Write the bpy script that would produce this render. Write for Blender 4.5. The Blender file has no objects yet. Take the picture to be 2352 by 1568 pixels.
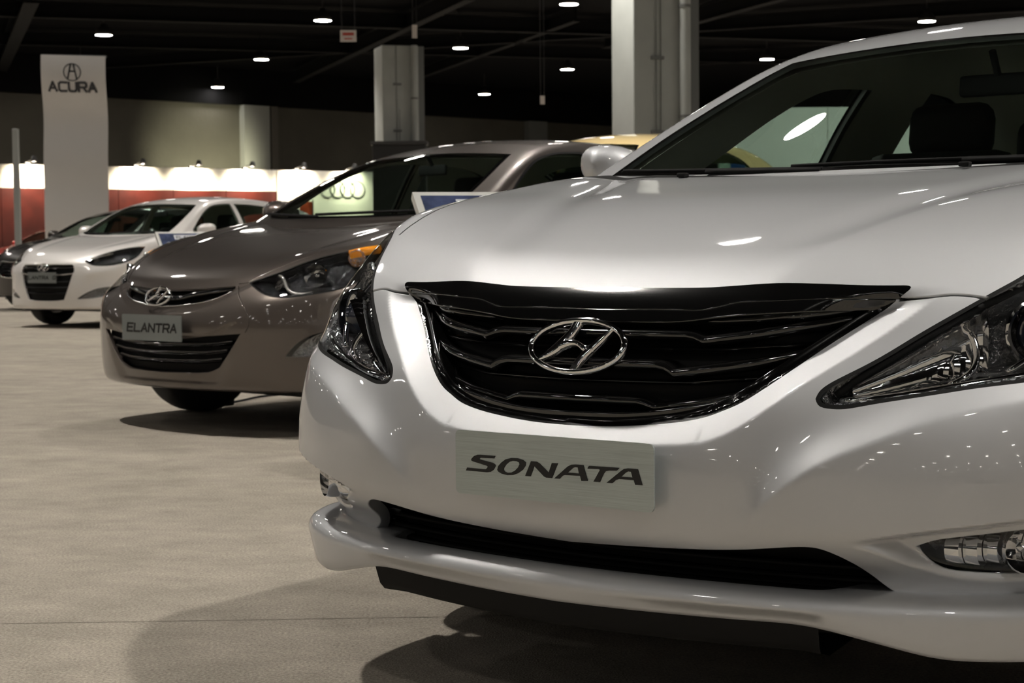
import bpy, math, random
import numpy as np
from mathutils import Vector, Matrix
from mathutils.geometry import delaunay_2d_cdt

random.seed(7); np.random.seed(7)
SC = bpy.context.scene
COL = SC.collection
PI = math.pi

# ------------------------------------------------------------------ camera
CAM_H = 0.845
cam_data = bpy.data.cameras.new('camera')
cam_data.sensor_fit = 'HORIZONTAL'
cam_data.sensor_width = 36.0
cam_data.lens = 36.0 * 3941.4 / 2352.0
cam_data.clip_start = 0.05
cam_data.clip_end = 400
cam_data.dof.use_dof = True
cam_data.dof.focus_distance = 2.85
cam_data.dof.aperture_fstop = 14.0
cam = bpy.data.objects.new('camera', cam_data)
COL.objects.link(cam)
cam.matrix_world = (Matrix.Translation((0, 0, CAM_H)) @ Matrix.Rotation(PI/2 - 0.05564, 4, 'X')
                    @ Matrix.Rotation(-0.00909, 4, 'Z'))
SC.camera = cam

# ------------------------------------------------------------------ world, exposure
world = bpy.data.worlds.new('hall_dark'); SC.world = world
world.use_nodes = True
world.node_tree.nodes['Background'].inputs[0].default_value = (0.02, 0.019, 0.018, 1)
world.node_tree.nodes['Background'].inputs[1].default_value = 0.3
SC.view_settings.view_transform = 'Standard'
SC.view_settings.look = 'None'
SC.view_settings.gamma = 1.0
SC.view_settings.use_curve_mapping = False
SC.view_settings.exposure = 0.14
SC.cycles.max_bounces = 10
SC.cycles.transparent_max_bounces = 16
SC.cycles.sample_clamp_indirect = 6.0
SC.cycles.use_denoising = True
LAMP_L = 70.0           # radiance of one ceiling lamp's diffuser
SPOT_W = 2700.0         # its downward beam
LAMP_COL = (1.0, 0.945, 0.87, 1)
# ------------------------------------------------------------------ materials
MATS = {}
def mat(name, col=(.5,.5,.5), rough=.5, metal=0., coat=0., coat_rough=.03, spec=.5, emit=None, estr=0., bump=None, flake=0., var=None, ior=1.5):
    """principled material; bump=(scale, strength, distance), var=(scale, amount) tonal variation with noise"""
    if name in MATS: return MATS[name]
    m = bpy.data.materials.new(name); m.use_nodes = True
    nt = m.node_tree; b = nt.nodes['Principled BSDF']
    b.inputs['Base Color'].default_value = (*col, 1)
    b.inputs['Roughness'].default_value = rough
    b.inputs['Metallic'].default_value = metal
    b.inputs['Coat Weight'].default_value = coat
    b.inputs['Coat Roughness'].default_value = coat_rough
    b.inputs['Specular IOR Level'].default_value = spec
    b.inputs['IOR'].default_value = ior
    if emit is not None:
        b.inputs['Emission Color'].default_value = (*emit, 1)
        b.inputs['Emission Strength'].default_value = estr
    tc = nt.nodes.new('ShaderNodeTexCoord')
    if var:
        n = nt.nodes.new('ShaderNodeTexNoise'); n.inputs['Scale'].default_value = var[0]; n.inputs['Detail'].default_value = 4
        nt.links.new(tc.outputs['Object'], n.inputs['Vector'])
        r = nt.nodes.new('ShaderNodeMapRange')
        r.inputs[1].default_value = .3; r.inputs[2].default_value = .7
        r.inputs[3].default_value = 1-var[1]; r.inputs[4].default_value = 1+var[1]
        nt.links.new(n.outputs['Fac'], r.inputs[0])
        x = nt.nodes.new('ShaderNodeVectorMath'); x.operation = 'SCALE'
        x.inputs[0].default_value = col
        nt.links.new(r.outputs[0], x.inputs['Scale']); nt.links.new(x.outputs[0], b.inputs['Base Color'])
    if flake:
        n = nt.nodes.new('ShaderNodeTexNoise'); n.inputs['Scale'].default_value = 2600; n.inputs['Detail'].default_value = 1
        nt.links.new(tc.outputs['Object'], n.inputs['Vector'])
        bp = nt.nodes.new('ShaderNodeBump'); bp.inputs['Strength'].default_value = flake; bp.inputs['Distance'].default_value = .0002
        nt.links.new(n.outputs['Fac'], bp.inputs['Height']); nt.links.new(bp.outputs[0], b.inputs['Normal'])
        gn = nt.nodes.new('ShaderNodeNewGeometry'); nt.links.new(gn.outputs['Normal'], b.inputs['Coat Normal'])
    if bump:
        n = nt.nodes.new('ShaderNodeTexNoise'); n.inputs['Scale'].default_value = bump[0]; n.inputs['Detail'].default_value = 3
        nt.links.new(tc.outputs['Object'], n.inputs['Vector'])
        bp = nt.nodes.new('ShaderNodeBump'); bp.inputs['Strength'].default_value = bump[1]; bp.inputs['Distance'].default_value = bump[2]
        nt.links.new(n.outputs['Fac'], bp.inputs['Height']); nt.links.new(bp.outputs[0], b.inputs['Normal'])
    MATS[name] = m
    return m

def glass_mat(name, tint=(.9,.95,.93), ior=1.5, rough=0.0):
    """thin pane: clear (tinted) transmission with a fresnel mirror layer"""
    if name in MATS: return MATS[name]
    m = bpy.data.materials.new(name); m.use_nodes = True
    nt = m.node_tree; nt.nodes.remove(nt.nodes['Principled BSDF'])
    out = nt.nodes['Material Output']
    t = nt.nodes.new('ShaderNodeBsdfTransparent'); t.inputs[0].default_value = (*tint, 1)
    g = nt.nodes.new('ShaderNodeBsdfGlossy'); g.inputs['Roughness'].default_value = rough; g.inputs[0].default_value = (1,1,1,1)
    # Schlick reflectance, the same from both sides of the thin pane
    ge = nt.nodes.new('ShaderNodeNewGeometry'); dp = nt.nodes.new('ShaderNodeVectorMath'); dp.operation = 'DOT_PRODUCT'
    nt.links.new(ge.outputs['Normal'], dp.inputs[0]); nt.links.new(ge.outputs['Incoming'], dp.inputs[1])
    def mth(op, a, b=None):
        x = nt.nodes.new('ShaderNodeMath'); x.operation = op
        for i, v in enumerate((a, b)):
            if v is None: continue
            if isinstance(v, (int, float)): x.inputs[i].default_value = v
            else: nt.links.new(v, x.inputs[i])
        return x
    r0 = ((ior-1)/(ior+1))**2*1.8
    f = mth('ADD', mth('MULTIPLY', mth('POWER', mth('SUBTRACT', 1.0, mth('ABSOLUTE', dp.outputs['Value']).outputs[0]).outputs[0], 5.0).outputs[0], 1-r0).outputs[0], r0)
    mx = nt.nodes.new('ShaderNodeMixShader')
    nt.links.new(f.outputs[0], mx.inputs[0]); nt.links.new(t.outputs[0], mx.inputs[1]); nt.links.new(g.outputs[0], mx.inputs[2])
    nt.links.new(mx.outputs[0], out.inputs[0])
    MATS[name] = m
    return m

def paint(name, col, metal=.85, rough=.42, coat=1.0, flake=.06):
    return mat(name, col, rough=rough, metal=metal, coat=coat, coat_rough=.035, flake=flake)

# ------------------------------------------------------------------ mesh helpers
class MB:
    """collects verts / faces, builds ONE mesh object"""
    def __init__(s): s.v = []; s.f = []; s.n = None
    def add(s, vs, fs):
        k = len(s.v); s.v += [tuple(map(float, p)) for p in vs]; s.f += [tuple(int(i)+k for i in f) for f in fs]; return s
    def box(s, c, d, rz=0, rx=0, ry=0):
        M = Matrix.Translation(c) @ Matrix.Rotation(rz,4,'Z') @ Matrix.Rotation(ry,4,'Y') @ Matrix.Rotation(rx,4,'X')
        vs = [M @ Vector((x*d[0]/2, y*d[1]/2, z*d[2]/2)) for x in (-1,1) for y in (-1,1) for z in (-1,1)]
        return s.add(vs, [(0,1,3,2),(4,6,7,5),(0,4,5,1),(2,3,7,6),(0,2,6,4),(1,5,7,3)])
    def bbox(s, c, d, r, rz=0, rx=0, ry=0, seg=2):
        """box with rounded edges"""
        import bmesh
        bm = bmesh.new(); bmesh.ops.create_cube(bm, size=1)
        for v in bm.verts: v.co = Vector((v.co.x*d[0], v.co.y*d[1], v.co.z*d[2]))
        bmesh.ops.bevel(bm, geom=bm.edges[:], offset=r, segments=seg, affect='EDGES', profile=.5)
        M = Matrix.Translation(c) @ Matrix.Rotation(rz,4,'Z') @ Matrix.Rotation(ry,4,'Y') @ Matrix.Rotation(rx,4,'X')
        bm.verts.index_update()
        s.add([M @ v.co for v in bm.verts], [[v.index for v in f.verts] for f in bm.faces]); bm.free(); return s
    def loft(s, rings, closed=True, cap=True):
        n = len(rings[0]); vs = [p for r in rings for p in r]; fs = []
        for i in range(len(rings)-1):
            for j in range(n if closed else n-1):
                a = i*n+j; b = i*n+(j+1) % n
                fs.append((a, b, b+n, a+n))
        if cap and closed:
            fs.append(tuple(range(n-1,-1,-1))); fs.append(tuple(range((len(rings)-1)*n, len(rings)*n)))
        return s.add(vs, fs)
    def tube(s, pts, r, n=8, cap=True):
        pts = [Vector(p) for p in pts]; rings = []
        rs = r if hasattr(r, '__len__') else [r]*len(pts)
        t0 = None; u = None
        for i, p in enumerate(pts):
            t = (pts[min(i+1,len(pts)-1)]-pts[max(i-1,0)]).normalized()
            if u is None:
                u = t.cross(Vector((0,0,1)) if abs(t.z) < .9 else Vector((1,0,0))).normalized()
            else:
                u = (u - t*u.dot(t)).normalized()
            w = t.cross(u)
            rings.append([p+(u*math.cos(2*PI*k/n)+w*math.sin(2*PI*k/n))*rs[i] for k in range(n)])
        return s.loft(rings, True, cap)
    def lathe(s, prof, c=(0,0,0), axis='Z', n=24, M=None):
        """prof: list of (radius, height)"""
        rings = []
        for r, h in prof:
            ring = []
            for k in range(n):
                a = 2*PI*k/n; p = Vector((r*math.cos(a), r*math.sin(a), h))
                if axis == 'X': p = Vector((p.z, p.x, p.y))
                elif axis == 'Y': p = Vector((p.y, p.z, p.x))
                if M is not None: p = M @ p
                ring.append(p+Vector(c))
            rings.append(ring)
        return s.loft(rings, True, False)
    def disc(s, c, r, n=20, flip=False, ry=None):
        k = [Vector((c[0]+r*math.cos(2*PI*i/n), c[1]+(ry or r)*math.sin(2*PI*i/n), c[2])) for i in range(n)]
        if flip: k = k[::-1]
        return s.add(k, [tuple(range(n))])
    def build(s, name, m, parent=None, smooth=False, auto=None):
        me = bpy.data.meshes.new(name)
        me.from_pydata(s.v, [], s.f); me.update()
        o = bpy.data.objects.new(name, me); COL.objects.link(o)
        if m is not None:
            for x in (m if isinstance(m, (list,tuple)) else [m]): me.materials.append(x)
        if smooth: me.polygons.foreach_set('use_smooth', [True]*len(me.polygons))
        if auto is not None: me.set_sharp_from_angle(angle=auto)
        if parent is not None: o.parent = parent
        return o

def np_mesh(name, V, T, N, m, parent=None):
    """mesh from numpy verts / tris with given vertex normals"""
    me = bpy.data.meshes.new(name)
    V = np.ascontiguousarray(V, np.float32); T = np.ascontiguousarray(T, np.int32)
    me.vertices.add(len(V)); me.vertices.foreach_set('co', V.ravel())
    me.loops.add(T.size); me.loops.foreach_set('vertex_index', T.ravel())
    me.polygons.add(len(T)); me.polygons.foreach_set('loop_start', np.arange(0, T.size, 3, dtype=np.int32))
    me.polygons.foreach_set('use_smooth', np.ones(len(T), bool))
    me.update(calc_edges=True)
    if N is not None: me.normals_split_custom_set_from_vertices(np.asarray(N, np.float64).tolist())
    o = bpy.data.objects.new(name, me); COL.objects.link(o)
    if m is not None: me.materials.append(m)
    if parent is not None: o.parent = parent
    return o

def tag(o, label=None, cat=None, group=None, kind=None):
    if label: o['label'] = label
    if cat: o['category'] = cat
    if group: o['group'] = group
    if kind: o['kind'] = kind
    return o
def empty(name, loc=(0,0,0), rz=0, parent=None):
    o = bpy.data.objects.new(name, None); COL.objects.link(o)
    o.location = loc; o.rotation_euler = (0,0,rz); o.empty_display_size = .2
    if parent is not None: o.parent = parent
    return o
def copy_tree(o, parent=None, skip_light=False):
    c = o.copy(); COL.objects.link(c); c.parent = parent
    for ch in o.children:
        if not (skip_light and ch.type == 'LIGHT'): copy_tree(ch, c)
    return c
# ------------------------------------------------------------------ splines, implicit car bodies
class Spl:
    """natural cubic spline with linear extrapolation"""
    def __init__(s, pts, sym=False):
        p = sorted([tuple(map(float, q)) for q in pts])
        if sym: p = [(-a, b) for a, b in reversed(p) if a > 1e-9] + p
        s.x = np.array([a for a, b in p]); s.y = np.array([b for a, b in p])
        n = len(p); h = np.diff(s.x); A = np.eye(n); r = np.zeros(n)
        for i in range(1, n-1):
            A[i,i-1] = h[i-1]; A[i,i] = 2*(h[i-1]+h[i]); A[i,i+1] = h[i]
            r[i] = 6*((s.y[i+1]-s.y[i])/h[i]-(s.y[i]-s.y[i-1])/h[i-1])
        s.m = np.linalg.solve(A, r); s.h = h
        s.d0 = (s.y[1]-s.y[0])/h[0]-h[0]*(2*s.m[0]+s.m[1])/6
        s.d1 = (s.y[-1]-s.y[-2])/h[-1]+h[-1]*(2*s.m[-1]+s.m[-2])/6
    def __call__(s, t):
        t = np.asarray(t, float); c = np.clip(t, s.x[0], s.x[-1])
        i = np.clip(np.searchsorted(s.x, c)-1, 0, len(s.h)-1); h = s.h[i]
        a = (s.x[i+1]-c)/h; b = 1-a
        v = a*s.y[i]+b*s.y[i+1]+((a**3-a)*s.m[i]+(b**3-b)*s.m[i+1])*h*h/6
        return v+np.where(t < s.x[0], (t-s.x[0])*s.d0, 0)+np.where(t > s.x[-1], (t-s.x[-1])*s.d1, 0)
def smax(a, b, k):
    h = np.clip(.5+.5*(a-b)/k, 0, 1); return b*(1-h)+a*h+k*h*(1-h)
def sstep(a, b, x):
    t = np.clip((x-a)/(b-a), 0, 1); return t*t*(3-2*t)
def softabs(x, e): return np.sqrt(x*x+e*e)-e
def softpos(x, e): return .5*(x+np.sqrt(x*x+e*e))

class Body:
    """implicit solid g<0 seen from a centre c; param = scaled directions"""
    def __init__(s, g, c, sc, mode): s.g = g; s.c = np.array(c, float); s.sc = np.array(sc, float); s.mode = mode
    def dirs(s, uv):
        uv = np.asarray(uv, float).reshape(-1, 2); u, v = uv[:,0], uv[:,1]
        if s.mode == 'll':            # u azimuth from the front, v elevation
            d = np.stack([np.sin(u)*np.cos(v), -np.cos(u)*np.cos(v), np.sin(v)], 1)
        else:                         # azimuthal equidistant about +Z, v>0 front
            th = np.hypot(u, v)+1e-12; d = np.stack([np.sin(th)*u/th, -np.sin(th)*v/th, np.cos(th)], 1)
        return d*s.sc
    def uv(s, P):
        d = (np.asarray(P, float).reshape(-1,3)-s.c)/s.sc
        h = np.hypot(d[:,0], d[:,1])
        if s.mode == 'll': return np.stack([np.arctan2(d[:,0], -d[:,1]), np.arctan2(d[:,2], h)], 1)
        th = np.arctan2(h, d[:,2]); return np.stack([th*d[:,0]/(h+1e-12), -th*d[:,1]/(h+1e-12)], 1)
    def hit(s, uv):
        d = s.dirs(uv); d /= np.linalg.norm(d, axis=1, keepdims=True)
        ts = np.linspace(.02, 4.2, 90); lo = np.full(len(d), ts[0]); hi = np.full(len(d), ts[-1]); done = np.zeros(len(d), bool)
        for k in range(1, len(ts)):       # first exit
            act = ~done
            if not act.any(): break
            o = np.zeros(len(d), bool); o[act] = s.g(s.c+d[act]*ts[k]) > 0
            new = act & o; hi[new] = ts[k]; lo[new] = ts[k-1]; done |= new
        for _ in range(22):
            m = (lo+hi)/2; o = s.g(s.c+d*m[:,None]) > 0
            hi = np.where(o, m, hi); lo = np.where(o, lo, m)
        return s.c+d*((lo+hi)/2)[:,None]
    def normal(s, P, e=.0015):
        N = np.stack([s.g(P+np.eye(3)[i]*e)-s.g(P-np.eye(3)[i]*e) for i in range(3)], 1)
        return N/(np.linalg.norm(N, axis=1, keepdims=True)+1e-12)
    def cast(s, o, D):
        "first entry of rays o+tD; used to measure"
        o = np.asarray(o, float); D = np.asarray(D, float).reshape(-1,3); t = np.full(len(D), .5)
        lo = t.copy(); found = np.zeros(len(D), bool)
        for k in range(4000):
            t2 = t+.005; inside = s.g(o+D*t2[:,None]) < 0
            new = inside & ~found; lo[new] = t[new]; found |= new
            t = t2
            if found.all(): break
        hi = lo+.005
        for _ in range(20):
            m = (lo+hi)/2; i = s.g(o+D*m[:,None]) < 0; hi = np.where(i, m, hi); lo = np.where(i, lo, m)
        return o+D*hi[:,None], found

def smooth_path(segs, step=.012):
    """segs: list of point lists; each list a smooth (centripetal-ish Catmull-Rom) run, lists joined by corners"""
    out = []
    for pts in segs:
        P = np.asarray(pts, float)
        if len(P) == 2:
            n = max(2, int(np.linalg.norm(P[1]-P[0])/step)); q = P[0]+(P[1]-P[0])*np.linspace(0,1,n+1)[:,None]
        else:
            d = np.concatenate([[0], np.cumsum(np.sqrt(np.linalg.norm(np.diff(P, axis=0), axis=1))+1e-6)])
            L = np.linalg.norm(np.diff(P, axis=0), axis=1).sum(); n = max(4, int(L/step))
            t = np.linspace(0, d[-1], n+1); q = np.stack([Spl(list(zip(d, P[:,i])))(t) for i in range(P.shape[1])], 1)
        if out and np.linalg.norm(out[-1]-q[0]) < 1e-9: q = q[1:]
        out += list(q)
    if len(out) > 2 and np.linalg.norm(out[0]-out[-1]) < 1e-9: out = out[:-1]
    return np.array(out)
def in_poly(P, poly):
    x, y = P[:,0], P[:,1]; r = np.zeros(len(P), bool); n = len(poly); j = n-1
    for i in range(n):
        xi, yi = poly[i]; xj, yj = poly[j]
        if yi != yj:
            c = ((yi > y) != (yj > y)) & (x < (xj-xi)*(y-yi)/(yj-yi)+xi); r ^= c
        j = i
    return r
def strip_poly(body, path3, w):
    """polygon (3D points) around a 3D polyline lying on the body, width w"""
    P = np.asarray(path3, float); t = np.gradient(P, axis=0); t /= np.linalg.norm(t, axis=1, keepdims=True)+1e-12
    n = body.normal(P); b = np.cross(n, t); b /= np.linalg.norm(b, axis=1, keepdims=True)+1e-12
    w = np.asarray(w, float).reshape(-1,1) if np.ndim(w) else w
    return np.concatenate([P+b*w/2, (P-b*w/2)[::-1]])
# ------------------------------------------------------------------ body shapes (car-local: X to the car's left, Y back from the nose, Z up)
def make_lower(D):
    Yc = Spl(D['nose']); p = Spl(D['plan'], sym=True); q = Spl(D['planq']); zc = Spl(D['hood']); xc = Spl(D['crease'])
    sz = Spl(D['side']); yr = Spl(D['tail']); kf, ks, kt = D['k']; zb = D.get('bottom', .17); d1, d2 = D['drop']; dy = Spl(D['dropy']); extra = D.get('extra')
    dish = D.get('dish', 0.); sy = Spl(D['sidey']) if 'sidey' in D else None
    def F(x, z):
        y = Yc(z)+p(x)*q(z)
        if extra is not None: y = y+extra(x, z)
        return y
    def T(x, y):
        s = softpos(x-xc(y), D.get('soft', .012)); s0 = softpos(0-xc(y), D.get('soft', .012))
        t = zc(y)-(d1*s+d2*s*s)*dy(y)
        if dish: t = t-dish*np.exp(-((x-xc(y)+.06)/.06)**2)*sstep(.15, .4, y)
        return t
    def g(P):
        x = np.abs(P[:,0]); y = P[:,1]; z = P[:,2]
        a = (F(x, z)-y)*.85; S = sz(z)
        if sy is not None: S = S+sy(y)
        b = x-S; t = z-T(x, y)
        r = y-(yr(z)-.6*p(x)); bo = zb-z
        kk = kf+(ks-kf)*sstep(D.get('kz', .78), D.get('kz', .78)-.14, z)
        v = smax(smax(b, t, kt), a, kk); v = smax(v, r*.9, .1)
        return smax(v, bo, .04)
    b = Body(g, D['centre'], D['scale'], 'll'); b.F = F; b.T = T; b.D = D
    return b
def make_cabin(D):
    yw = Spl(D['shield']); pw = D['shieldplan']; sg = Spl(D['glassside']); tr = Spl(D['roof']); cr = D['crown']; kw, ks, kt = D['ck']
    def W(x, z): return yw(z)+pw*x*x
    def g(P):
        x = np.abs(P[:,0]); y = P[:,1]; z = P[:,2]
        a = (W(x, z)-y)*.45; b = (x-sg(z)-(Spl(D['cabplan'])(y) if 'cabplan' in D else 0))*.9; t = (z-(tr(y)-cr*x*x))*.9
        v = smax(a, b, kw); v = smax(v, t, kt)
        return smax(v, .80-z, .02)
    if 'cabplan' in D:
        cp = Spl(D['cabplan'])
        def g(P):
            x = np.abs(P[:,0]); y = P[:,1]; z = P[:,2]
            a = (W(x, z)-y)*.45; b = (x-sg(z)-cp(y))*.9; t = (z-(tr(y)-cr*x*x))*.9
            v = smax(a, b, kw); v = smax(v, t, kt)
            return smax(v, .80-z, .02)
    b = Body(g, D['ccentre'], D['cscale'], 'top'); b.W = W; b.D = D
    return b

# ---- the silver saloon in front
_rz = Spl([(.28,.36),(.344,.426),(.401,.476),(.463,.518),(.523,.546),(.606,.582),(.712,.611),(.82,.636),(.95,.66)])     # ridge running from beside the badge plate to below the lamp
_gz = Spl([(0,.549),(.081,.551),(.161,.558),(.206,.564),(.25,.574),(.304,.598),(.362,.642),(.416,.689),(.459,.724),(.519,.776),(.60,.85)], sym=True)    # lower border of the grille
_fu = Spl([(.40,.387),(.482,.397),(.567,.414),(.647,.428),(.727,.440),(.85,.455)])
_fl = Spl([(.40,.40),(.481,.390),(.526,.383),(.557,.366),(.579,.350),(.615,.336),(.653,.331),(.708,.332),(.85,.35)])
def sonata_extra(x, z):
    gs = (_gz(x)-z)/np.sqrt(1+np.where(x > .25, .62, np.clip(x-.12,0,1)*4)**2)          # distance outside the grille border
    w = .022+.05*np.clip(x, 0, .5)
    ch = .85*np.minimum(softpos(w-gs, .0025), w+.006)*sstep(-.085, -.006, gs)*sstep(.778, .735, z)
    rs = (z-_rz(x))*.85
    rg = (.85*(softpos(rs, .004)-softpos(rs-.040, .03))-.018)*sstep(.30, .46, x)*sstep(1.0,.9,x)*sstep(.34,.42,z)
    bl = -.022*np.exp(-((z-.715)/.065)**2)*sstep(.60, .76, x)
    zu = _fu(x); zl = _fl(x)
    fg = .045*sstep(0, .010, zu-z)*sstep(.0, .030, z-zl)*sstep(.47, .56, x)*sstep(.90, .82, x)
    return ch+rg+bl+fg
SONATA = dict(
  nose=[(.16,.035),(.22,.03),(.28,.03),(.335,.060),(.352,.044),(.366,.028),(.385,.016),(.41,.009),(.46,.005),(.51,.008),(.55,.016),(.60,.030),(.65,.053),(.70,.085),(.74,.112),(.775,.139),(.84,.20),(.92,.30),(1.1,.55)],
  plan=[(0,0),(.2,.010),(.35,.029),(.45,.049),(.55,.080),(.65,.122),(.72,.165),(.78,.218),(.83,.28),(.87,.34),(.91,.44)],
  planq=[(.15,1.5),(.3,1.38),(.36,1.06),(.42,1.0),(.6,1.0),(.8,1.0),(1.0,1.0)],
  hood=[(0,.69),(.10,.758),(.14,.782),(.2,.813),(.3,.852),(.45,.897),(.6,.931),(.8,.963),(.98,.990),(1.2,1.014),(1.6,1.01),(2.6,1.01),(3.6,1.03),(4.0,1.06),(4.4,1.06),(4.7,1.02),(4.9,.95)],
  crease=[(0,.25),(.18,.317),(.5,.44),(.8,.55),(1.0,.62),(1.2,.68),(1.5,.72),(4.9,.72)],
  drop=(.17,.28), dropy=[(.0,1.0),(.18,1.0),(.26,.9),(.36,.58),(.48,.32),(.62,.10),(.8,.04),(1.0,.0),(1.3,.1),(2,.2),(4.9,.2)], dish=.007, soft=.006,
  side=[(.12,.82),(.2,.87),(.3,.897),(.45,.912),(.6,.916),(.75,.907),(.85,.887),(.95,.855),(1.05,.81)],
  tail=[(.15,4.72),(.3,4.80),(.5,4.82),(.7,4.81),(.9,4.77),(1.05,4.68)],
  k=(.045,.13,.11), extra=sonata_extra, centre=(0,1.9,.35), scale=(.92,1.9,.45),
  shield=[(.90,.74),(.99,.965),(1.08,1.165),(1.17,1.365),(1.26,1.57),(1.355,1.80),(1.45,2.06)], shieldplan=.40,
  glassside=[(.9,.86),(1.0,.82),(1.1,.772),(1.2,.722),(1.3,.658),(1.4,.58),(1.5,.49)],
  roof=[(1.2,1.20),(1.6,1.325),(1.8,1.371),(2.0,1.409),(2.3,1.448),(2.65,1.470),(3.0,1.455),(3.4,1.395),(3.8,1.27),(4.1,1.14),(4.4,.98)], crown=.10,
  ck=(.035,.06,.045), ccentre=(0,2.35,1.0), cscale=(.7,1.4,.42), belt=.99,
  ws=([(0,.985,.995),(.3,1.02,.998),(.55,1.11,1.005),(.70,1.20,1.012)], [(.70,1.20,1.012),(.692,1.33,1.08),(.655,1.50,1.163),(.605,1.66,1.243),(.54,1.835,1.322)], [(.54,1.835,1.322),(.43,1.815,1.331),(.3,1.795,1.338),(.15,1.787,1.344),(0,1.783,1.347)]),
  fw=[[(1.70,1.03),(2.0,1.045),(2.46,1.055)],[(2.46,1.055),(2.50,1.315)],[(2.50,1.315),(2.3,1.305),(2.16,1.275),(1.91,1.145),(1.76,1.06)],[(1.76,1.06),(1.70,1.03)]],
  rw=[[(2.85,1.065),(3.2,1.07),(3.4,1.08)],[(3.4,1.08),(3.5,1.12)],[(3.5,1.12),(3.33,1.255),(3.1,1.32),(2.9,1.33)],[(2.9,1.33),(2.85,1.065)]],
  bl=[[(0,3.42,1.38),(.3,3.42,1.37),(.50,3.46,1.33)],[(.50,3.46,1.33),(.55,3.8,1.2),(.58,4.05,1.09)],[(.58,4.05,1.09),(.3,4.10,1.10),(0,4.12,1.11)],[(0,4.12,1.11),(0,3.42,1.38)]],
  dash_y=1.30, rvm=(1.90,1.235))
# ---- the taupe compact saloon behind it
_ez = Spl([(0,.585),(.12,.588),(.22,.600),(.32,.628),(.40,.665),(.46,.70),(.6,.80)], sym=True)
def elantra_extra(x, z):
    w = .035; gs = (_ez(x)-z)*.93
    ch = .016*(1-sstep(0, w, gs))*sstep(.72, .66, z)
    lg = .030*sstep(.47, .455, z-.06*sstep(.3,.5,x))*sstep(.22, .26, z)*sstep(.50, .40, x+.55*np.clip(.42-z, 0, 1))   # mouth
    rd = -.016*np.exp(-((z-(.60+.10*np.clip(x-.45, 0, 1)))/.05)**2)*sstep(.45, .6, x)
    return ch+lg*.4+rd
ELANTRA = dict(
  nose=[(.14,.085),(.20,.055),(.26,.036),(.32,.024),(.38,.014),(.44,.006),(.49,.002),(.54,.008),(.58,.022),(.62,.045),(.66,.078),(.69,.108),(.74,.165),(.82,.27),(1.0,.55)],
  plan=[(0,0),(.2,.014),(.35,.042),(.45,.070),(.55,.110),(.65,.165),(.72,.220),(.77,.275),(.81,.335),(.85,.42),(.89,.53)],
  planq=[(.15,.9),(.3,.92),(.45,1.0),(.6,1.0),(.8,1.0),(1.0,1.0)],
  hood=[(0,.60),(.09,.676),(.14,.708),(.2,.738),(.3,.778),(.45,.826),(.6,.865),(.8,.912),(1.0,.953),(1.2,.985),(1.6,1.0),(2.6,1.0),(3.4,1.02),(3.8,1.05),(4.2,1.05),(4.5,1.0),(4.7,.9)],
  crease=[(0,.42),(.14,.45),(.5,.56),(.8,.63),(1.0,.66),(1.2,.69),(1.5,.72),(4.9,.72)],
  drop=(.12,.5), dropy=[(0,1.0),(.2,.75),(.4,.30),(.6,.12),(.9,.05),(1.2,.05),(4.9,.2)], dish=.006, soft=.02,
  side=[(.12,.80),(.2,.84),(.3,.865),(.45,.882),(.6,.887),(.75,.876),(.85,.855),(.95,.825),(1.05,.785)],
  tail=[(.15,4.43),(.3,4.50),(.5,4.53),(.7,4.52),(.9,4.49),(1.05,4.40)],
  k=(.05,.13,.11), kz=.72, bottom=.205, extra=elantra_extra, centre=(0,1.8,.35), scale=(.9,1.8,.45),
  shield=[(.90,.84),(.985,1.04),(1.08,1.24),(1.17,1.43),(1.26,1.63),(1.345,1.84),(1.44,2.12)], shieldplan=.36,
  glassside=[(.9,.845),(1.0,.812),(1.1,.762),(1.2,.705),(1.3,.638),(1.4,.55),(1.5,.46)],
  roof=[(1.2,1.18),(1.6,1.295),(1.8,1.346),(2.0,1.388),(2.25,1.420),(2.55,1.434),(2.9,1.418),(3.3,1.345),(3.7,1.20),(4.0,1.06),(4.2,.95)], crown=.14,
  ck=(.035,.06,.05), ccentre=(0,2.3,1.0), cscale=(.7,1.4,.42), belt=.97,
  ws=([(0,1.045,.99),(.3,1.08,.993),(.52,1.15,1.0),(.665,1.245,1.012)], [(.665,1.245,1.012),(.655,1.38,1.08),(.62,1.55,1.163),(.575,1.71,1.24),(.515,1.89,1.318)], [(.515,1.89,1.318),(.4,1.862,1.328),(.25,1.842,1.335),(0,1.832,1.338)]),
  fw=[[(1.50,1.005),(1.9,1.01),(2.33,1.02)],[(2.33,1.02),(2.35,1.338)],[(2.35,1.338),(2.15,1.332),(1.95,1.295),(1.78,1.22),(1.62,1.12),(1.50,1.035)],[(1.50,1.035),(1.50,1.005)]],
  rw=[[(2.41,1.02),(2.9,1.03),(3.15,1.04)],[(3.15,1.04),(3.32,1.085)],[(3.32,1.085),(3.2,1.17),(2.95,1.275),(2.7,1.322),(2.42,1.338)],[(2.42,1.338),(2.41,1.02)]],
  bl=[[(0,3.28,1.34),(.3,3.28,1.33),(.48,3.32,1.29)],[(.48,3.32,1.29),(.53,3.6,1.18),(.55,3.82,1.08)],[(.55,3.82,1.08),(.3,3.88,1.09),(0,3.90,1.10)],[(0,3.90,1.10),(0,3.28,1.34)]],
  dash_y=1.36, rvm=(1.84,1.25), dash_z=.94, seat_w=.63)
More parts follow.
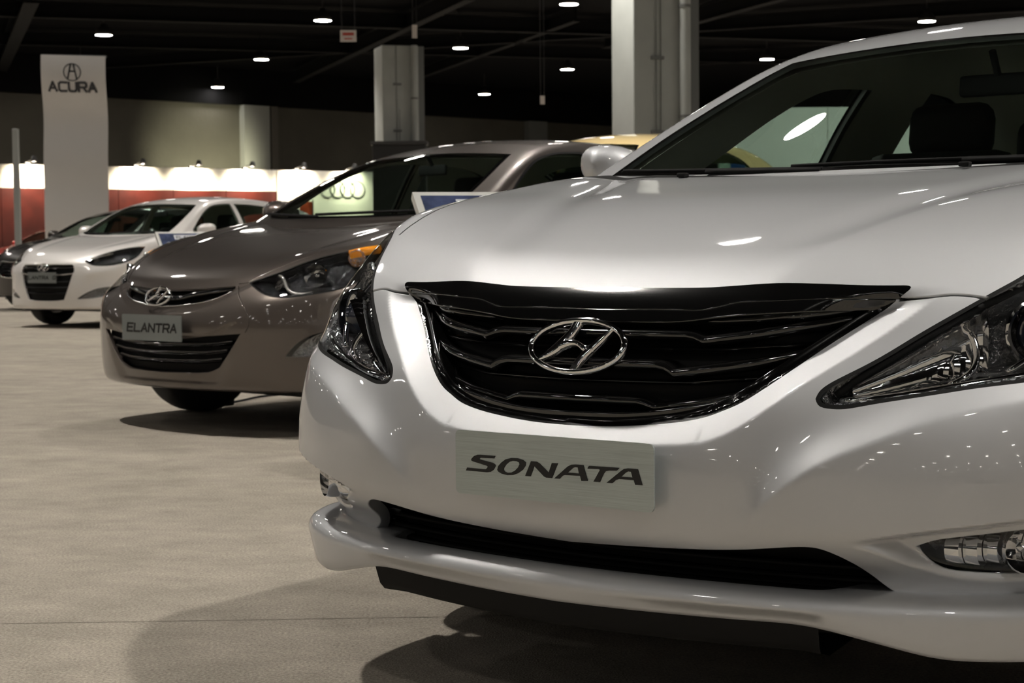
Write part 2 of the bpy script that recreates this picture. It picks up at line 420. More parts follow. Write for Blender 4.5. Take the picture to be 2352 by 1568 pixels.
# ---- the white hatchback
def gt_extra(x, z):
    rd = -.018*np.exp(-((z-(.58+.12*np.clip(x-.45, 0, 1)))/.06)**2)*sstep(.45, .6, x)
    return rd
GT = dict(ELANTRA, extra=gt_extra,
  nose=[(.14,.07),(.20,.035),(.26,.020),(.32,.014),(.38,.008),(.44,.004),(.50,.004),(.56,.008),(.62,.014),(.67,.024),(.71,.045),(.75,.085),(.80,.15),(.86,.25),(1.0,.50)],
  hood=[(0,.66),(.06,.722),(.12,.765),(.2,.805),(.3,.840),(.45,.880),(.6,.912),(.8,.952),(1.0,.988),(1.2,1.012),(1.6,1.02),(2.6,1.02),(3.4,1.05),(3.8,1.08),(4.1,1.08),(4.3,1.0),(4.5,.9)],
  kz=.76, tail=[(.15,4.20),(.3,4.27),(.5,4.30),(.7,4.29),(.9,4.27),(1.05,4.24),(1.3,4.1)],
  shield=[(.90,.82),(1.005,1.035),(1.10,1.22),(1.19,1.40),(1.28,1.59),(1.37,1.80),(1.46,2.06)],
  roof=[(1.2,1.20),(1.6,1.325),(1.8,1.378),(2.0,1.418),(2.25,1.448),(2.55,1.462),(2.9,1.455),(3.3,1.42),(3.7,1.34),(3.95,1.20),(4.2,.98)],
  glassside=[(.9,.85),(1.0,.82),(1.1,.772),(1.2,.716),(1.3,.65),(1.4,.57),(1.5,.48)], crown=.12,
  ws=([(0,1.045,1.01),(.3,1.08,1.013),(.52,1.15,1.02),(.665,1.245,1.035)], [(.665,1.245,1.035),(.655,1.38,1.105),(.62,1.55,1.19),(.575,1.71,1.267),(.515,1.87,1.345)], [(.515,1.87,1.345),(.4,1.84,1.355),(.25,1.82,1.362),(0,1.81,1.366)]),
  fw=[[(1.50,1.03),(1.9,1.035),(2.33,1.045)],[(2.33,1.045),(2.35,1.365)],[(2.35,1.365),(2.15,1.36),(1.95,1.32),(1.78,1.245),(1.62,1.145),(1.50,1.06)],[(1.50,1.06),(1.50,1.03)]],
  rw=[[(2.41,1.05),(2.9,1.06),(3.15,1.08)],[(3.15,1.08),(3.40,1.15)],[(3.40,1.15),(3.3,1.26),(3.0,1.335),(2.7,1.36),(2.42,1.366)],[(2.42,1.366),(2.41,1.05)]],
  bl=[[(0,3.80,1.30),(.3,3.80,1.29),(.45,3.80,1.26)],[(.45,3.80,1.26),(.52,3.95,1.15),(.54,4.05,1.06)],[(.54,4.05,1.06),(.3,4.12,1.06),(0,4.13,1.06)],[(0,4.13,1.06),(0,3.80,1.30)]],
  dash_z=.97, belt=.99)
# ---- a tall crossover and a large dark saloon, as variations in height and nose
def scaled(D, kz, ky, kx=1.0):
    """same design at another height, length and width"""
    o = dict(D)
    zk = ('nose','side','tail','planq','glassside','shield')
    for k in ('nose','tail','shield'): o[k] = [(z*kz, y*ky) for z, y in D[k]]
    o['plan'] = [(x*kx, y*ky) for x, y in D['plan']]; o['planq'] = [(z*kz, q) for z, q in D['planq']]
    o['hood'] = [(y*ky, z*kz) for y, z in D['hood']]; o['crease'] = [(y*ky, x*kx) for y, x in D['crease']]; o['dropy'] = [(y*ky, d) for y, d in D['dropy']]
    o['side'] = [(z*kz, x*kx) for z, x in D['side']]; o['glassside'] = [(z*kz, x*kx) for z, x in D['glassside']]; o['roof'] = [(y*ky, z*kz) for y, z in D['roof']]
    f3 = lambda L: [(x*kx, y*ky, z*kz) for x, y, z in L]; f2 = lambda L: [(y*ky, z*kz) for y, z in L]
    o['ws'] = tuple(f3(s) for s in D['ws']); o['bl'] = [f3(s) for s in D['bl']]; o['fw'] = [f2(s) for s in D['fw']]; o['rw'] = [f2(s) for s in D['rw']]
    o['extra'] = None; o['kz'] = D['kz']*kz; o['belt'] = D['belt']*kz; o['centre'] = (0, D['centre'][1]*ky, D['centre'][2]*kz); o['ccentre'] = (0, D['ccentre'][1]*ky, D['ccentre'][2]*kz)
    o['dash_y'] = D['dash_y']*ky; o['dash_z'] = D['dash_z']*kz; o['rvm'] = (D['rvm'][0]*ky, D['rvm'][1]*kz); o['shieldplan'] = D['shieldplan']*ky/kx**2; o['crown'] = D['crown']*kz/kx**2
    o['k3'] = (kx, ky, kz)
    return o
# ------------------------------------------------------------------ cutting a body into panels
def cut_shell(body, us, vs, polys, keep=None):
    """us, vs: grid lines (us[0] = 0 is the centre plane); polys: [(name, polygon uv)] later ones win.
    returns {name: (V, N, tris)} for the half X>=0"""
    U, Vv = np.meshgrid(us, vs, indexing='ij'); G = np.stack([U.ravel(), Vv.ravel()], 1)
    if keep is not None: G = G[keep(G)]
    polys = [(n, np.array(p, float)) for n, p in polys]
    for _, p in polys: p[:,0] = np.where(p[:,0] < 2e-4, 0, p[:,0])
    pts = []; edges = []
    allc = np.concatenate([p for _, p in polys]) if polys else np.zeros((0,2))
    if len(allc):
        du = np.median(np.diff(us)); dv = np.median(np.diff(vs)); r = .30*min(du, dv); ok = np.ones(len(G), bool)
        order = np.argsort(allc[:,0]); A = allc[order]
        for k in range(0, len(G), 4000):
            g = G[k:k+4000]; lo = np.searchsorted(A[:,0], g[:,0].min()-r); hi = np.searchsorted(A[:,0], g[:,0].max()+r)
            if hi > lo:
                B = A[lo:hi]; d = ((g[:,None,:]-B[None])**2).sum(2).min(1); ok[k:k+4000] = d > r*r
        edge = (G[:,0] <= us[0]+1e-9) | (G[:,0] >= us[-1]-1e-9)
        G = G[ok | edge]
    pts = [Vector(p) for p in G.tolist()]; n = len(pts)
    for _, p in polys:
        m = len(p); pts += [Vector(q) for q in p.tolist()]; edges += [(n+i, n+(i+1) % m) for i in range(m)]; n += m
    r = delaunay_2d_cdt(pts, edges, [], 0, 1e-6, False)
    P2 = np.array([tuple(v) for v in r[0]]); T = np.array([f for f in r[2] if len(f) == 3], int)
    ar = np.abs(np.cross(P2[T[:,1]]-P2[T[:,0]], P2[T[:,2]]-P2[T[:,0]])); T = T[ar > 1e-9]
    cen = P2[T].mean(1); lab = np.zeros(len(T), int); names = ['base']
    for nm, p in polys:
        if nm not in names: names.append(nm)
        lab[in_poly(cen, p)] = names.index(nm)
    V = body.hit(P2); V[np.abs(P2[:,0]) < 1e-9, 0] = 0; N = body.normal(V)
    N[np.abs(P2[:,0]) < 1e-9, 0] = 0
    tn = np.cross(V[T[:,1]]-V[T[:,0]], V[T[:,2]]-V[T[:,0]]); fl = (tn*N[T].mean(1)).sum(1) < 0
    T[fl] = T[fl][:, ::-1]
    out = {}
    for i, nm in enumerate(names):
        t = T[lab == i]
        if len(t) == 0: continue
        idx, inv = np.unique(t, return_inverse=True)
        out[nm] = (V[idx].copy(), N[idx].copy(), inv.reshape(-1,3), P2[idx].copy())
    return out
def boundary(T):
    e = np.concatenate([T[:,[0,1]], T[:,[1,2]], T[:,[2,0]]]); k = np.sort(e, axis=1)
    _, inv, cnt = np.unique(k, axis=0, return_inverse=True, return_counts=True)
    return e[cnt[inv.ravel()] == 1]
def with_skirt(h, depth, direction=None, rim=.0025):
    """turn the free edges of a panel inward: a small rounded lip, then a wall of the given depth"""
    V, N, T = h[:3]; B = boundary(T); B = B[~((np.abs(V[B[:,0],0]) < 2e-4) & (np.abs(V[B[:,1],0]) < 2e-4))]
    if len(B) == 0: return V, N, T
    t = V[B[:,1]]-V[B[:,0]]; t /= np.linalg.norm(t, axis=1, keepdims=True)+1e-12
    out = np.zeros_like(V); np.add.at(out, B[:,0], np.cross(t, N[B[:,0]])); np.add.at(out, B[:,1], np.cross(t, N[B[:,1]]))
    out /= np.linalg.norm(out, axis=1, keepdims=True)+1e-12
    idx = np.unique(B); m = {a: i for i, a in enumerate(idx)}; k = len(idx)
    dr = -N[idx] if direction is None else np.tile(np.array(direction, float), (k,1))
    V0 = V[idx]; V1 = V0+out[idx]*rim*.7-N[idx]*rim*.3; V2 = V0+out[idx]*rim-N[idx]*rim*1.2; V3 = V2+dr*depth
    N0 = N[idx]; n1 = N[idx]+out[idx]; n1 /= np.linalg.norm(n1, axis=1, keepdims=True); N2 = out[idx]
    base = len(V); VV = np.concatenate([V, V0, V1, V2, V3]); NN = np.concatenate([N, N0, n1, N2, N2])
    a = np.array([m[x] for x in B[:,0]])+base; b = np.array([m[x] for x in B[:,1]])+base; TT = [T]
    for q in range(3):
        TT += [np.stack([b+q*k, a+q*k, a+(q+1)*k], 1), np.stack([b+q*k, a+(q+1)*k, b+(q+1)*k], 1)]
    return VV, NN, np.concatenate(TT)
def mirrored(h):
    V, N, T = h[:3]; return V*[-1,1,1], N*[-1,1,1], T[:, ::-1]
def joined(hs):
    V = []; N = []; T = []; k = 0
    for h in hs: V.append(h[0]); N.append(h[1]); T.append(h[2]+k); k += len(h[0])
    return np.concatenate(V), np.concatenate(N), np.concatenate(T)
def panel(name, h, m, parent, pair=False, skirt=0, direction=None, label=None):
    """build a panel of the shell: one object, or a left and a right one"""
    if skirt: h = with_skirt(h, skirt, direction)
    if pair:
        a = np_mesh(name, h[0], h[2], h[1], m, parent); q = mirrored(h); b = np_mesh(name, q[0], q[2], q[1], m, parent)
        if label: a['label'] = b['label'] = label
        return a, b
    q = joined([h, mirrored(h)]); o = np_mesh(name, q[0], q[2], q[1], m, parent)
    if label: o['label'] = label
    return o
def inset_poly(body, P3, w):
    """closed 3D polygon moved inward by w along the surface"""
    P = np.asarray(P3, float); t = np.roll(P, -1, 0)-np.roll(P, 1, 0); t /= np.linalg.norm(t, axis=1, keepdims=True)+1e-12
    n = body.normal(P); b = np.cross(n, t)
    uv = body.uv(P); a = 0.5*np.sum(uv[:,0]*np.roll(uv[:,1],-1)-np.roll(uv[:,0],-1)*uv[:,1])
    for s in (1,-1):
        q = body.uv(P+b*w*s); a2 = 0.5*np.sum(q[:,0]*np.roll(q[:,1],-1)-np.roll(q[:,0],-1)*q[:,1])
        if abs(a2) < abs(a): return P+b*w*s
    return P
# ------------------------------------------------------------------ parts shared by all cars
def brushed():
    m = mat('brushed_plate', (.60,.63,.61), rough=.36, metal=.55); nt = m.node_tree; b = nt.nodes['Principled BSDF']
    tc = nt.nodes.new('ShaderNodeTexCoord'); mp = nt.nodes.new('ShaderNodeMapping'); mp.inputs['Scale'].default_value = (6, 6, 420); n = nt.nodes.new('ShaderNodeTexNoise'); n.inputs['Scale'].default_value = 1.6; n.inputs['Detail'].default_value = 4
    nt.links.new(tc.outputs['Object'], mp.inputs[0]); nt.links.new(mp.outputs[0], n.inputs['Vector'])
    r = nt.nodes.new('ShaderNodeMapRange'); r.inputs[1].default_value = .3; r.inputs[2].default_value = .7; r.inputs[3].default_value = .50; r.inputs[4].default_value = .62; nt.links.new(n.outputs['Fac'], r.inputs[0])
    v = nt.nodes.new('ShaderNodeVectorMath'); v.operation = 'SCALE'; v.inputs[0].default_value = (.86,.96,.935); nt.links.new(r.outputs[0], v.inputs['Scale']); nt.links.new(v.outputs[0], b.inputs['Base Color'])
    bp = nt.nodes.new('ShaderNodeBump'); bp.inputs['Strength'].default_value = .25; bp.inputs['Distance'].default_value = .0005; nt.links.new(n.outputs['Fac'], bp.inputs['Height']); nt.links.new(bp.outputs[0], b.inputs['Normal'])
def common_mats():
    mat('dull_black', (.007,.007,.007), rough=.7, spec=.2)
    mat('gloss_black', (.004,.004,.004), rough=.10, coat=1.0, coat_rough=.02)
    mat('rubber', (.012,.012,.012), rough=.7, bump=(60,.3,.002))
    mat('chrome', (.86,.86,.87), rough=.06, metal=1.0)
    mat('chrome_fluted', (.85,.85,.87), rough=.06, metal=1.0, bump=(90,1.0,.02))
    mat('lamp_bezel', (.32,.32,.33), rough=.10, metal=.85, bump=(60,1.0,.02))
    mat('lamp_bezel_dark', (.045,.045,.048), rough=.10, metal=.7, bump=(60,.8,.02))
    mat('plate_shaded', (.24,.26,.26), rough=.36, metal=.6, bump=(9,.05,.001))  # brushed plate metal darkened: the dim surroundings it faces are put into the colour
    mat('reflector_satin', (.88,.88,.88), rough=.24, metal=1.0, bump=(30,.5,.03))
    mat('alloy', (.42,.42,.43), rough=.3, metal=1.0)
    mat('amber', (.9,.32,.02), rough=.15, coat=1, emit=(1,.35,.02), estr=.15)
    mat('trim_fabric', (.72,.70,.60), rough=.85, bump=(400,.2,.001))
    mat('dash', (.010,.010,.010), rough=.6, bump=(300,.2,.001))
    mat('seat_cloth', (.030,.028,.026), rough=.85, bump=(200,.3,.002))
    mat('mirror_glass', (.8,.82,.84), rough=.02, metal=1.0)
    brushed()
    glass_mat('lamp_lens', (.96,.97,.97), 1.45)
    glass_mat('window_glass', (.76,.86,.81), 1.5)
    glass_mat('side_glass', (.62,.74,.68), 1.5)
common_mats()

def add_wheel(root, x, y, r, w, rim=None, n=40):
    s = 1 if x > 0 else -1
    prof = [(r*.66, -w*.48), (r*.72, -w*.5), (r*.9, -w*.5), (r*.975, -w*.42), (r, -w*.28), (r, w*.28), (r*.975, w*.42), (r*.9, w*.5), (r*.72, w*.5), (r*.66, w*.48), (r*.64, w*.3)]
    t = MB().lathe(prof, (0,0,0), 'X', n).build('tire', mat('rubber'), root, smooth=True); t.location = (x, y, r)
    m = MB().lathe([(r*.655, s*w*.48), (r*.63, s*w*.44), (r*.60, s*w*.2), (r*.58, -s*w*.3), (.02, -s*w*.32)], (0,0,0), 'X', n)
    for k in range(10):
        a = 2*PI*k/10; c, q = math.cos(a), math.sin(a)
        M = Matrix.Rotation(a, 4, 'X')
        vs = []
        for rr, ww, d in ((r*.10, .030, s*w*.40), (r*.64, .020, s*w*.42)):
            for dy, dd in ((-ww, d-s*.025), (-ww*.6, d), (ww*.6, d), (ww, d-s*.025)): vs.append(M @ Vector((dd, dy, rr)))
        m.add(vs, [(0,1,5,4),(1,2,6,5),(2,3,7,6)])
    o = m.build('rim', mat('alloy') if rim is None else rim, t, smooth=True, auto=.6)
    MB().lathe([(.001, s*w*.43), (r*.10, s*w*.42), (r*.13, s*w*.38)], (0,0,0), 'X', 16).build('hub_cap', mat('chrome'), t, smooth=True)
    return t

def add_mirror(root, x, y, z, paintm, sc=1.0):
    """door mirror: rounded shell, glass facing back, stalk"""
    s = 1 if x > 0 else -1
    rings = []
    for i, (dy, k) in enumerate([(-.085,.12),(-.075,.45),(-.05,.74),(-.015,.93),(.025,1.0),(.05,.97)]):
        ring = []
        for j in range(24):
            a = 2*PI*j/24; ca, sa = math.cos(a), math.sin(a)
            ex = abs(ca)**.75*(1 if ca > 0 else -1); ez = abs(sa)**.8*(1 if sa > 0 else -1)
            ring.append((x+s*.0+ex*.115*k*sc, y+dy*sc+abs(ex)*.02*sc, z+ez*.078*k*sc+.012*k*ca*s))
        rings.append(ring)
    m = MB().loft(rings, True, False); n = len(m.v); m.f.append(tuple(range(23,-1,-1)))
    o = m.build('side_mirror', paintm, root, smooth=True)
    g = MB().loft([rings[-1], [(x+(p[0]-x)*.9, p[1]-.008, z+(p[2]-z)*.9) for p in rings[-1]]], True, False)
    g.build('mirror_rim', mat('dull_black'), o, smooth=True)
    MB().add([(x+(p[0]-x)*.9, y+.045*sc, z+(p[2]-z)*.9) for p in rings[-1]], [tuple(range(24))]).build('mirror_glass', mat('mirror_glass'), o)
    MB().bbox((x-s*.12*sc, y+.03*sc, z-.055*sc), (.14*sc,.06*sc,.035*sc), .012, ry=s*.25).build('mirror_stalk', mat('dull_black'), o)
    return o

def add_interior(root, D, seat_m=None):
    dash_z = D.get('dash_z', .955); y0 = D['dash_y']; w = D.get('seat_w', .66); seat_m = seat_m or mat('seat_cloth')
    rings = []
    for y, z, hw in ((y0-.20, dash_z-.03, w), (y0, dash_z, w+.02), (y0+.16, dash_z+.005, w+.03), (y0+.26, dash_z-.04, w+.03), (y0+.30, dash_z-.16, w+.03), (y0+.28, dash_z-.40, w+.03)):
        rings.append([(hw*t, y+.10*t*t, z-.03*t*t+.012*math.exp(-((t-.45)/.2)**2)) for t in np.linspace(-1,1,17)])
    MB().loft(rings, False, False).build('dashboard', mat('dash'), root, smooth=True)
    # floor pan
    MB().box((0, y0+1.15, .36), (1.40, 2.6, .04)).build('cabin_floor', mat('dash'), root)
    # steering wheel (car's left)
    sx = .36; sc = Vector((sx, y0+.42, dash_z-.10)); M = Matrix.Translation(sc) @ Matrix.Rotation(math.radians(66), 4, 'X')
    pts = [M @ Vector((.185*math.cos(t), .185*math.sin(t), 0)) for t in np.linspace(0, 2*PI, 33)]
    sw = MB().tube(pts, .016, 8).build('steering_wheel', mat('dash'), root, smooth=True)
    hb = MB().bbox(sc, (.15,.05,.11), .02, rx=math.radians(-24))
    for t in (0, PI, -PI/2): hb.tube([M @ Vector((0,0,0)), M @ Vector((.18*math.cos(t), .18*math.sin(t), 0))], .014, 6)
    hb.build('wheel_hub', mat('dash'), sw, smooth=True, auto=.6)
    for y, ns in ((y0+.95, 2), (y0+1.80, 2)):
        for sx in (-.37, .37):
            st = MB().bbox((sx, y-.22, .56), (.50,.52,.16), .06, rx=.08, seg=3).build('seat', seat_m, root, smooth=True, auto=.7)
            MB().bbox((sx, y+.10, .83), (.46,.14,.56), .06, rx=-.30, seg=3).build('seat_back', seat_m, st, smooth=True, auto=.7)
            hr = MB().bbox((sx, y+.24, 1.165), (.25,.10,.16), .045, rx=-.15, seg=3)
            for k in (-.06,.06): hr.tube([(sx+k, y+.22, 1.11), (sx+k, y+.18, 1.03)], .008, 6)
            hr.build('headrest', seat_m, st, smooth=True, auto=.7)
    # rear view mirror
    ym = D['rvm'][0]; zm = D['rvm'][1]
    rv = MB().bbox((0, ym, zm), (.20,.025,.055), .010, rx=-.1); rv.tube([(0, ym, zm+.02), (0, ym-.04, zm+.08)], .01, 6)
    rv.build('rear_view_mirror', mat('dash'), root, smooth=True, auto=.7)

def build_cabin(root, C, D, pm, n=90, pillar=True, liner=True):
    """roof, pillars, panes and inner trim of the greenhouse"""
    sg = Spl(D['glassside']); S = lambda pts: [(float(sg(z))+ (0), y, z) for y, z in pts]
    P = lambda segs, st=.015: smooth_path([np.array(s, float) for s in segs], st)
    def uvp(p3, snap=True):
        q = C.uv(p3); q[np.abs(np.asarray(p3)[:,0]) < 1e-6, 0] = 0; return q
    polys = []
    wb, wsd, wt = D['ws']       # bottom (centre->side), side (down->up), top (side->centre)
    ws3 = P([wb, wsd, wt, [wt[-1], wb[0]]])
    polys.append(('shield_border', uvp(ws3)))
    wi = P([D['ws_in'][0], D['ws_in'][1], D['ws_in'][2], [D['ws_in'][2][-1], D['ws_in'][0][0]]]) if 'ws_in' in D else None
    if wi is None:
        def shrink(p): c = np.array([0, np.mean([q[1] for q in ws3]), np.mean([q[2] for q in ws3])]); return p
        q = inset_poly(C, ws3, .022); q[:,0] = np.maximum(q[:,0], 0); keep = np.ones(len(q), bool)
        q[np.abs(ws3[:,0]) < 1e-6, 0] = 0; wi = q
    polys.append(('windshield', uvp(wi)))
    for nm, key in (('front_window','fw'), ('rear_window','rw')):
        if key in D:
            w3 = P([S(s) for s in D[key]])
            polys.append(('window_seal', uvp(w3))); polys.append((nm, uvp(inset_poly(C, w3, .014))))
    if 'bl' in D: polys.append(('backlight', uvp(P(D['bl']))))
    th = 1.75
    us = np.linspace(0, th, n); vs = np.linspace(-th, th, 2*n)
    H = cut_shell(C, us, vs, polys, keep=lambda G: np.hypot(G[:,0], G[:,1]) < th)
    zmin = D.get('belt', .93)
    for k in list(H):
        V, N, T, U = H[k]; T = T[(V[T][:,:,2].min(1) > zmin-.04)]; idx, inv = np.unique(T, return_inverse=True)
        H[k] = (V[idx], N[idx], inv.reshape(-1,3), U[idx])
    blk = mat('gloss_black')
    panel('roof', H['base'], pm, root, skirt=.012)
    panel('windshield_border', H['shield_border'], blk, root)
    panel('windshield', H['windshield'], mat_glass('window_glass'), root)
    for nm in ('front_window','rear_window'):
        if nm in H: panel(nm.replace('front_','door_').replace('rear_','rear_door_'), H[nm], mat_glass('side_glass'), root, pair=True)
    if 'window_seal' in H: panel('window_seal', H['window_seal'], D.get('seal_mat', mat('dull_black')), root, pair=True)
    if 'backlight' in H: panel('rear_windshield', H['backlight'], mat_glass('side_glass'), root)
    if liner:
        V, N, T = H['base'][:3]; h = (V-N*.028, -N, T[:, ::-1]); panel('headliner', h, mat('trim_fabric'), root)
    return H
def mat_glass(n): return MATS[n]

def flat_poly(name, loops, m, parent, thick, place, seglim=None):
    """flat plate with thickness from outline loops (first outer, others holes); place maps (x, z, depth) -> point"""
    pts = []; edges = []; k = 0
    for lp in loops:
        pts += [Vector(p) for p in lp]; edges += [(k+i, k+(i+1) % len(lp)) for i in range(len(lp))]; k += len(lp)
    r = delaunay_2d_cdt(pts, edges, [], 1, 1e-7, False)
    P2 = np.array([tuple(v) for v in r[0]]); F = [f for f in r[2]]
    cen = np.array([P2[list(f)].mean(0) for f in F])
    inside = np.zeros(len(F), bool)
    for lp in loops: inside ^= in_poly(cen, np.array(lp))
    F = [f for f, i in zip(F, inside) if i]
    mb = MB(); n = len(P2)
    vs = [place(p[0], p[1], 0) for p in P2]+[place(p[0], p[1], thick) for p in P2]
    fs = []
    T = np.array(F)
    for f in F:
        a = P2[list(f)]; ar = np.cross(a[1]-a[0], a[2]-a[0])
        f = tuple(f) if ar > 0 else tuple(f[::-1])
        fs.append(f); fs.append(tuple(i+n for i in f[::-1]))
    from collections import Counter
    for e in boundary(np.array([f for f in fs[::2]])): fs.append((e[0], e[0]+n, e[1]+n, e[1]))
    mb.add(vs, fs); return mb.build(name, m, parent)

GLYPH = {   # strokes on a 0..1 grid
 'A': [[(0,0),(.5,1),(1,0)],[(.2,.34),(.8,.34)]], 'C': [[(1,.98),(.25,1),(.02,.85),(0,.5),(.02,.15),(.25,0),(1,.02)]],
 'U': [[(0,1),(0,.25),(.12,.04),(.3,0),(.7,0),(.88,.04),(1,.25),(1,1)]], 'R': [[(0,0),(0,1),(.8,1),(.97,.9),(1,.72),(.97,.54),(.8,.46),(.0,.46)],[(.6,.46),(1,0)]],
 'E': [[(1,1),(.02,1),(0,.5),(.02,0),(1,0)],[(0,.52),(.92,.52)]], 'L': [[(0,1),(0,0),(1,0)]], 'N': [[(0,0),(0,1),(1,0),(1,1)]],
 'T': [[(0,1),(1,1)],[(.5,1),(.5,0)]], 'G': [[(1,.98),(.25,1),(.02,.85),(0,.5),(.02,.15),(.25,0),(.85,0),(1,.15),(1,.48),(.55,.48)]],
 'D': [[(0,0),(0,1),(.6,1),(.92,.85),(1,.5),(.92,.15),(.6,0),(0,0)]], 'I': [[(.5,0),(.5,1)]], 'u': [[(0,.7),(0,.2),(.25,0),(.75,0),(1,.2),(1,.7)]]}
def stroke_text(txt, h, cw, gap, sw, place, name, m, parent, slant=0., thick=.0015, x0=0., z0=0.):
    """raised lettering; every letter its own child"""
    W = len(txt)*cw+(len(txt)-1)*gap; x = x0-W/2; out = []
    for ch in txt:
        if ch == ' ': x += cw+gap; continue
        mb = MB()
        for st in GLYPH[ch]:
            q = [Vector((x+a*cw+slant*b*h, z0+(b-.5)*h)) for a, b in st]
            for i in range(len(q)-1):
                d = (q[i+1]-q[i]).normalized(); nn = Vector((-d.y, d.x))*sw/2; e = d*sw*.35
                c = [q[i]-e+nn, q[i]-e-nn, q[i+1]+e-nn, q[i+1]+e+nn]
                vs = [place(p.x, p.y, 0) for p in c]+[place(p.x, p.y, thick) for p in c]
                mb.add(vs, [(4,5,6,7),(0,4,5,1),(1,5,6,2),(2,6,7,3),(3,7,4,0)])
        out.append(mb.build(name, m, parent)); x += cw+gap
    return out

def add_emblem(root, c, w, h, lean, m=None, yaw=0):
    """oval ring with a slanted, wavy H"""
    m = m or mat('chrome'); M = Matrix.Translation(c) @ Matrix.Rotation(-lean, 4, 'X')
    pl = lambda x, z, d=0: M @ Vector((x, -d, z))
    n = 56; rings = []
    for k in range(n+1):
        a = 2*PI*k/n; ca, sa = math.cos(a), math.sin(a); ring = []
        for q in range(10):
            b = 2*PI*q/10; ring.append(pl((w-.0*w+.062*w*math.cos(b))*ca, (h+.062*w*math.cos(b))*sa, .008*math.sin(b)+.004))
        rings.append(ring)
    o = MB().loft(rings, True, False).build('emblem', m, root, smooth=True)
    def stroke(pts, ws, nm):
        q = smooth_path([np.array(pts, float)], .006*w/.1); k = len(q); t = np.gradient(q, axis=0); t /= np.linalg.norm(t, axis=1, keepdims=True)
        nn = np.stack([-t[:,1], t[:,0]], 1); wd = Spl(list(zip(np.linspace(0,1,len(ws)), ws)))(np.linspace(0,1,k))
        rg = []
        for i in range(k):
            rg.append([pl(*(q[i]+nn[i]*wd[i]*e), d) for e, d in ((-1,.0),(-.85,.006),(-.4,.010),(.4,.010),(.85,.006),(1,.0))])
        MB().loft(rg, False, False).build(nm, m, o, smooth=True)
    a, b = w/.0976, h/.0495
    sc = lambda L: [(x*a, z*b) for x, z in L]
    stroke(sc([(-.012,.046),(-.020,.026),(-.036,.004),(-.056,-.016),(-.074,-.030)]), [.010*a,.010*a,.011*a,.009*a,.004*a], 'emblem_stroke')
    stroke(sc([(.066,.034),(.048,.016),(.030,-.004),(.014,-.024),(.004,-.046)]), [.004*a,.008*a,.009*a,.009*a,.009*a], 'emblem_stroke')
    stroke(sc([(-.038,.000),(-.018,.006),(.002,.004),(.018,-.004),(.036,-.002)]), [.010*a,.008*a,.006*a,.008*a,.010*a], 'emblem_stroke')
    return o
def rounded_plate(root, c, w, h, t, r, name, m, rx=0, label=None):
    lp = []
    for cx, cz, a0 in ((w/2-r, h/2-r, 0), (-w/2+r, h/2-r, PI/2), (-w/2+r, -h/2+r, PI), (w/2-r, -h/2+r, 1.5*PI)):
        for k in range(7): a = a0+k*PI/12; lp.append((cx+r*math.cos(a), cz+r*math.sin(a)))
    M = Matrix.Translation(c) @ Matrix.Rotation(rx, 4, 'X'); pl = lambda x, z, d=0: M @ Vector((x, -d, z))
    n = len(lp); mb = MB()
    mb.add([pl(x, z, 0) for x, z in lp]+[pl(x, z, -t) for x, z in lp], [tuple(range(n)), tuple(range(2*n-1, n-1, -1))]+[(i, i+n, (i+1) % n+n, (i+1) % n) for i in range(n)])
    o = mb.build(name, m, root)
    if label: o['label'] = label
    return o, pl
# ------------------------------------------------------------------ the hall
def structure(name, mb, m, parent=None, **k):
    o = mb.build(name, m, parent, **k)
    if parent is None: o['kind'] = 'structure'
    return o
def carpet_material():
    m = bpy.data.materials.new('carpet'); m.use_nodes = True; nt = m.node_tree; b = nt.nodes['Principled BSDF']
    b.inputs['Roughness'].default_value = .95; b.inputs['Specular IOR Level'].default_value = .15
    g = nt.nodes.new('ShaderNodeNewGeometry'); L = nt.links.new
    def noise(scale, detail, stretch=None, rough=.55):
        n = nt.nodes.new('ShaderNodeTexNoise'); n.inputs['Scale'].default_value = scale; n.inputs['Detail'].default_value = detail; n.inputs['Roughness'].default_value = rough
        if stretch:
            mp = nt.nodes.new('ShaderNodeMapping'); mp.inputs['Scale'].default_value = stretch[:3]; mp.inputs['Rotation'].default_value = (0,0,stretch[3]); L(g.outputs['Position'], mp.inputs[0]); L(mp.outputs[0], n.inputs['Vector'])
        else: L(g.outputs['Position'], n.inputs['Vector'])
        return n
    def mr(src, a, b_, c, d):
        r = nt.nodes.new('ShaderNodeMapRange'); r.inputs[1].default_value = a; r.inputs[2].default_value = b_; r.inputs[3].default_value = c; r.inputs[4].default_value = d; L(src, r.inputs[0]); return r.outputs[0]
    def mul(a, b_):
        x = nt.nodes.new('ShaderNodeMath'); x.operation = 'MULTIPLY'; L(a, x.inputs[0]); L(b_, x.inputs[1]); return x.outputs[0]
    blot = mr(noise(3.4, 8, (1.0,1.35,1,.5), .72).outputs['Fac'], .32, .68, .78, 1.14)       # worn patches
    wide = mr(noise(.55, 3).outputs['Fac'], .3, .7, .90, 1.08)
    grain = mr(noise(150, 3, None, .7).outputs['Fac'], .28, .72, .55, 1.42)            # pile
    specks = mr(noise(46, 2).outputs['Fac'], .24, .33, .72, 1.0)
    fac = mul(mul(blot, wide), mul(grain, specks))
    v = nt.nodes.new('ShaderNodeVectorMath'); v.operation = 'SCALE'; v.inputs[0].default_value = (.385,.345,.290); L(fac, v.inputs['Scale'])
    L(v.outputs[0], b.inputs['Base Color'])
    bp = nt.nodes.new('ShaderNodeBump'); bp.inputs['Strength'].default_value = .5; bp.inputs['Distance'].default_value = .004; L(noise(230, 2).outputs['Fac'], bp.inputs['Height']); L(bp.outputs[0], b.inputs['Normal'])
    return m
floor = structure('floor', MB().add([(-70,-95,0),(75,-95,0),(75,150,0),(-70,150,0)], [(0,1,2,3)]), carpet_material())
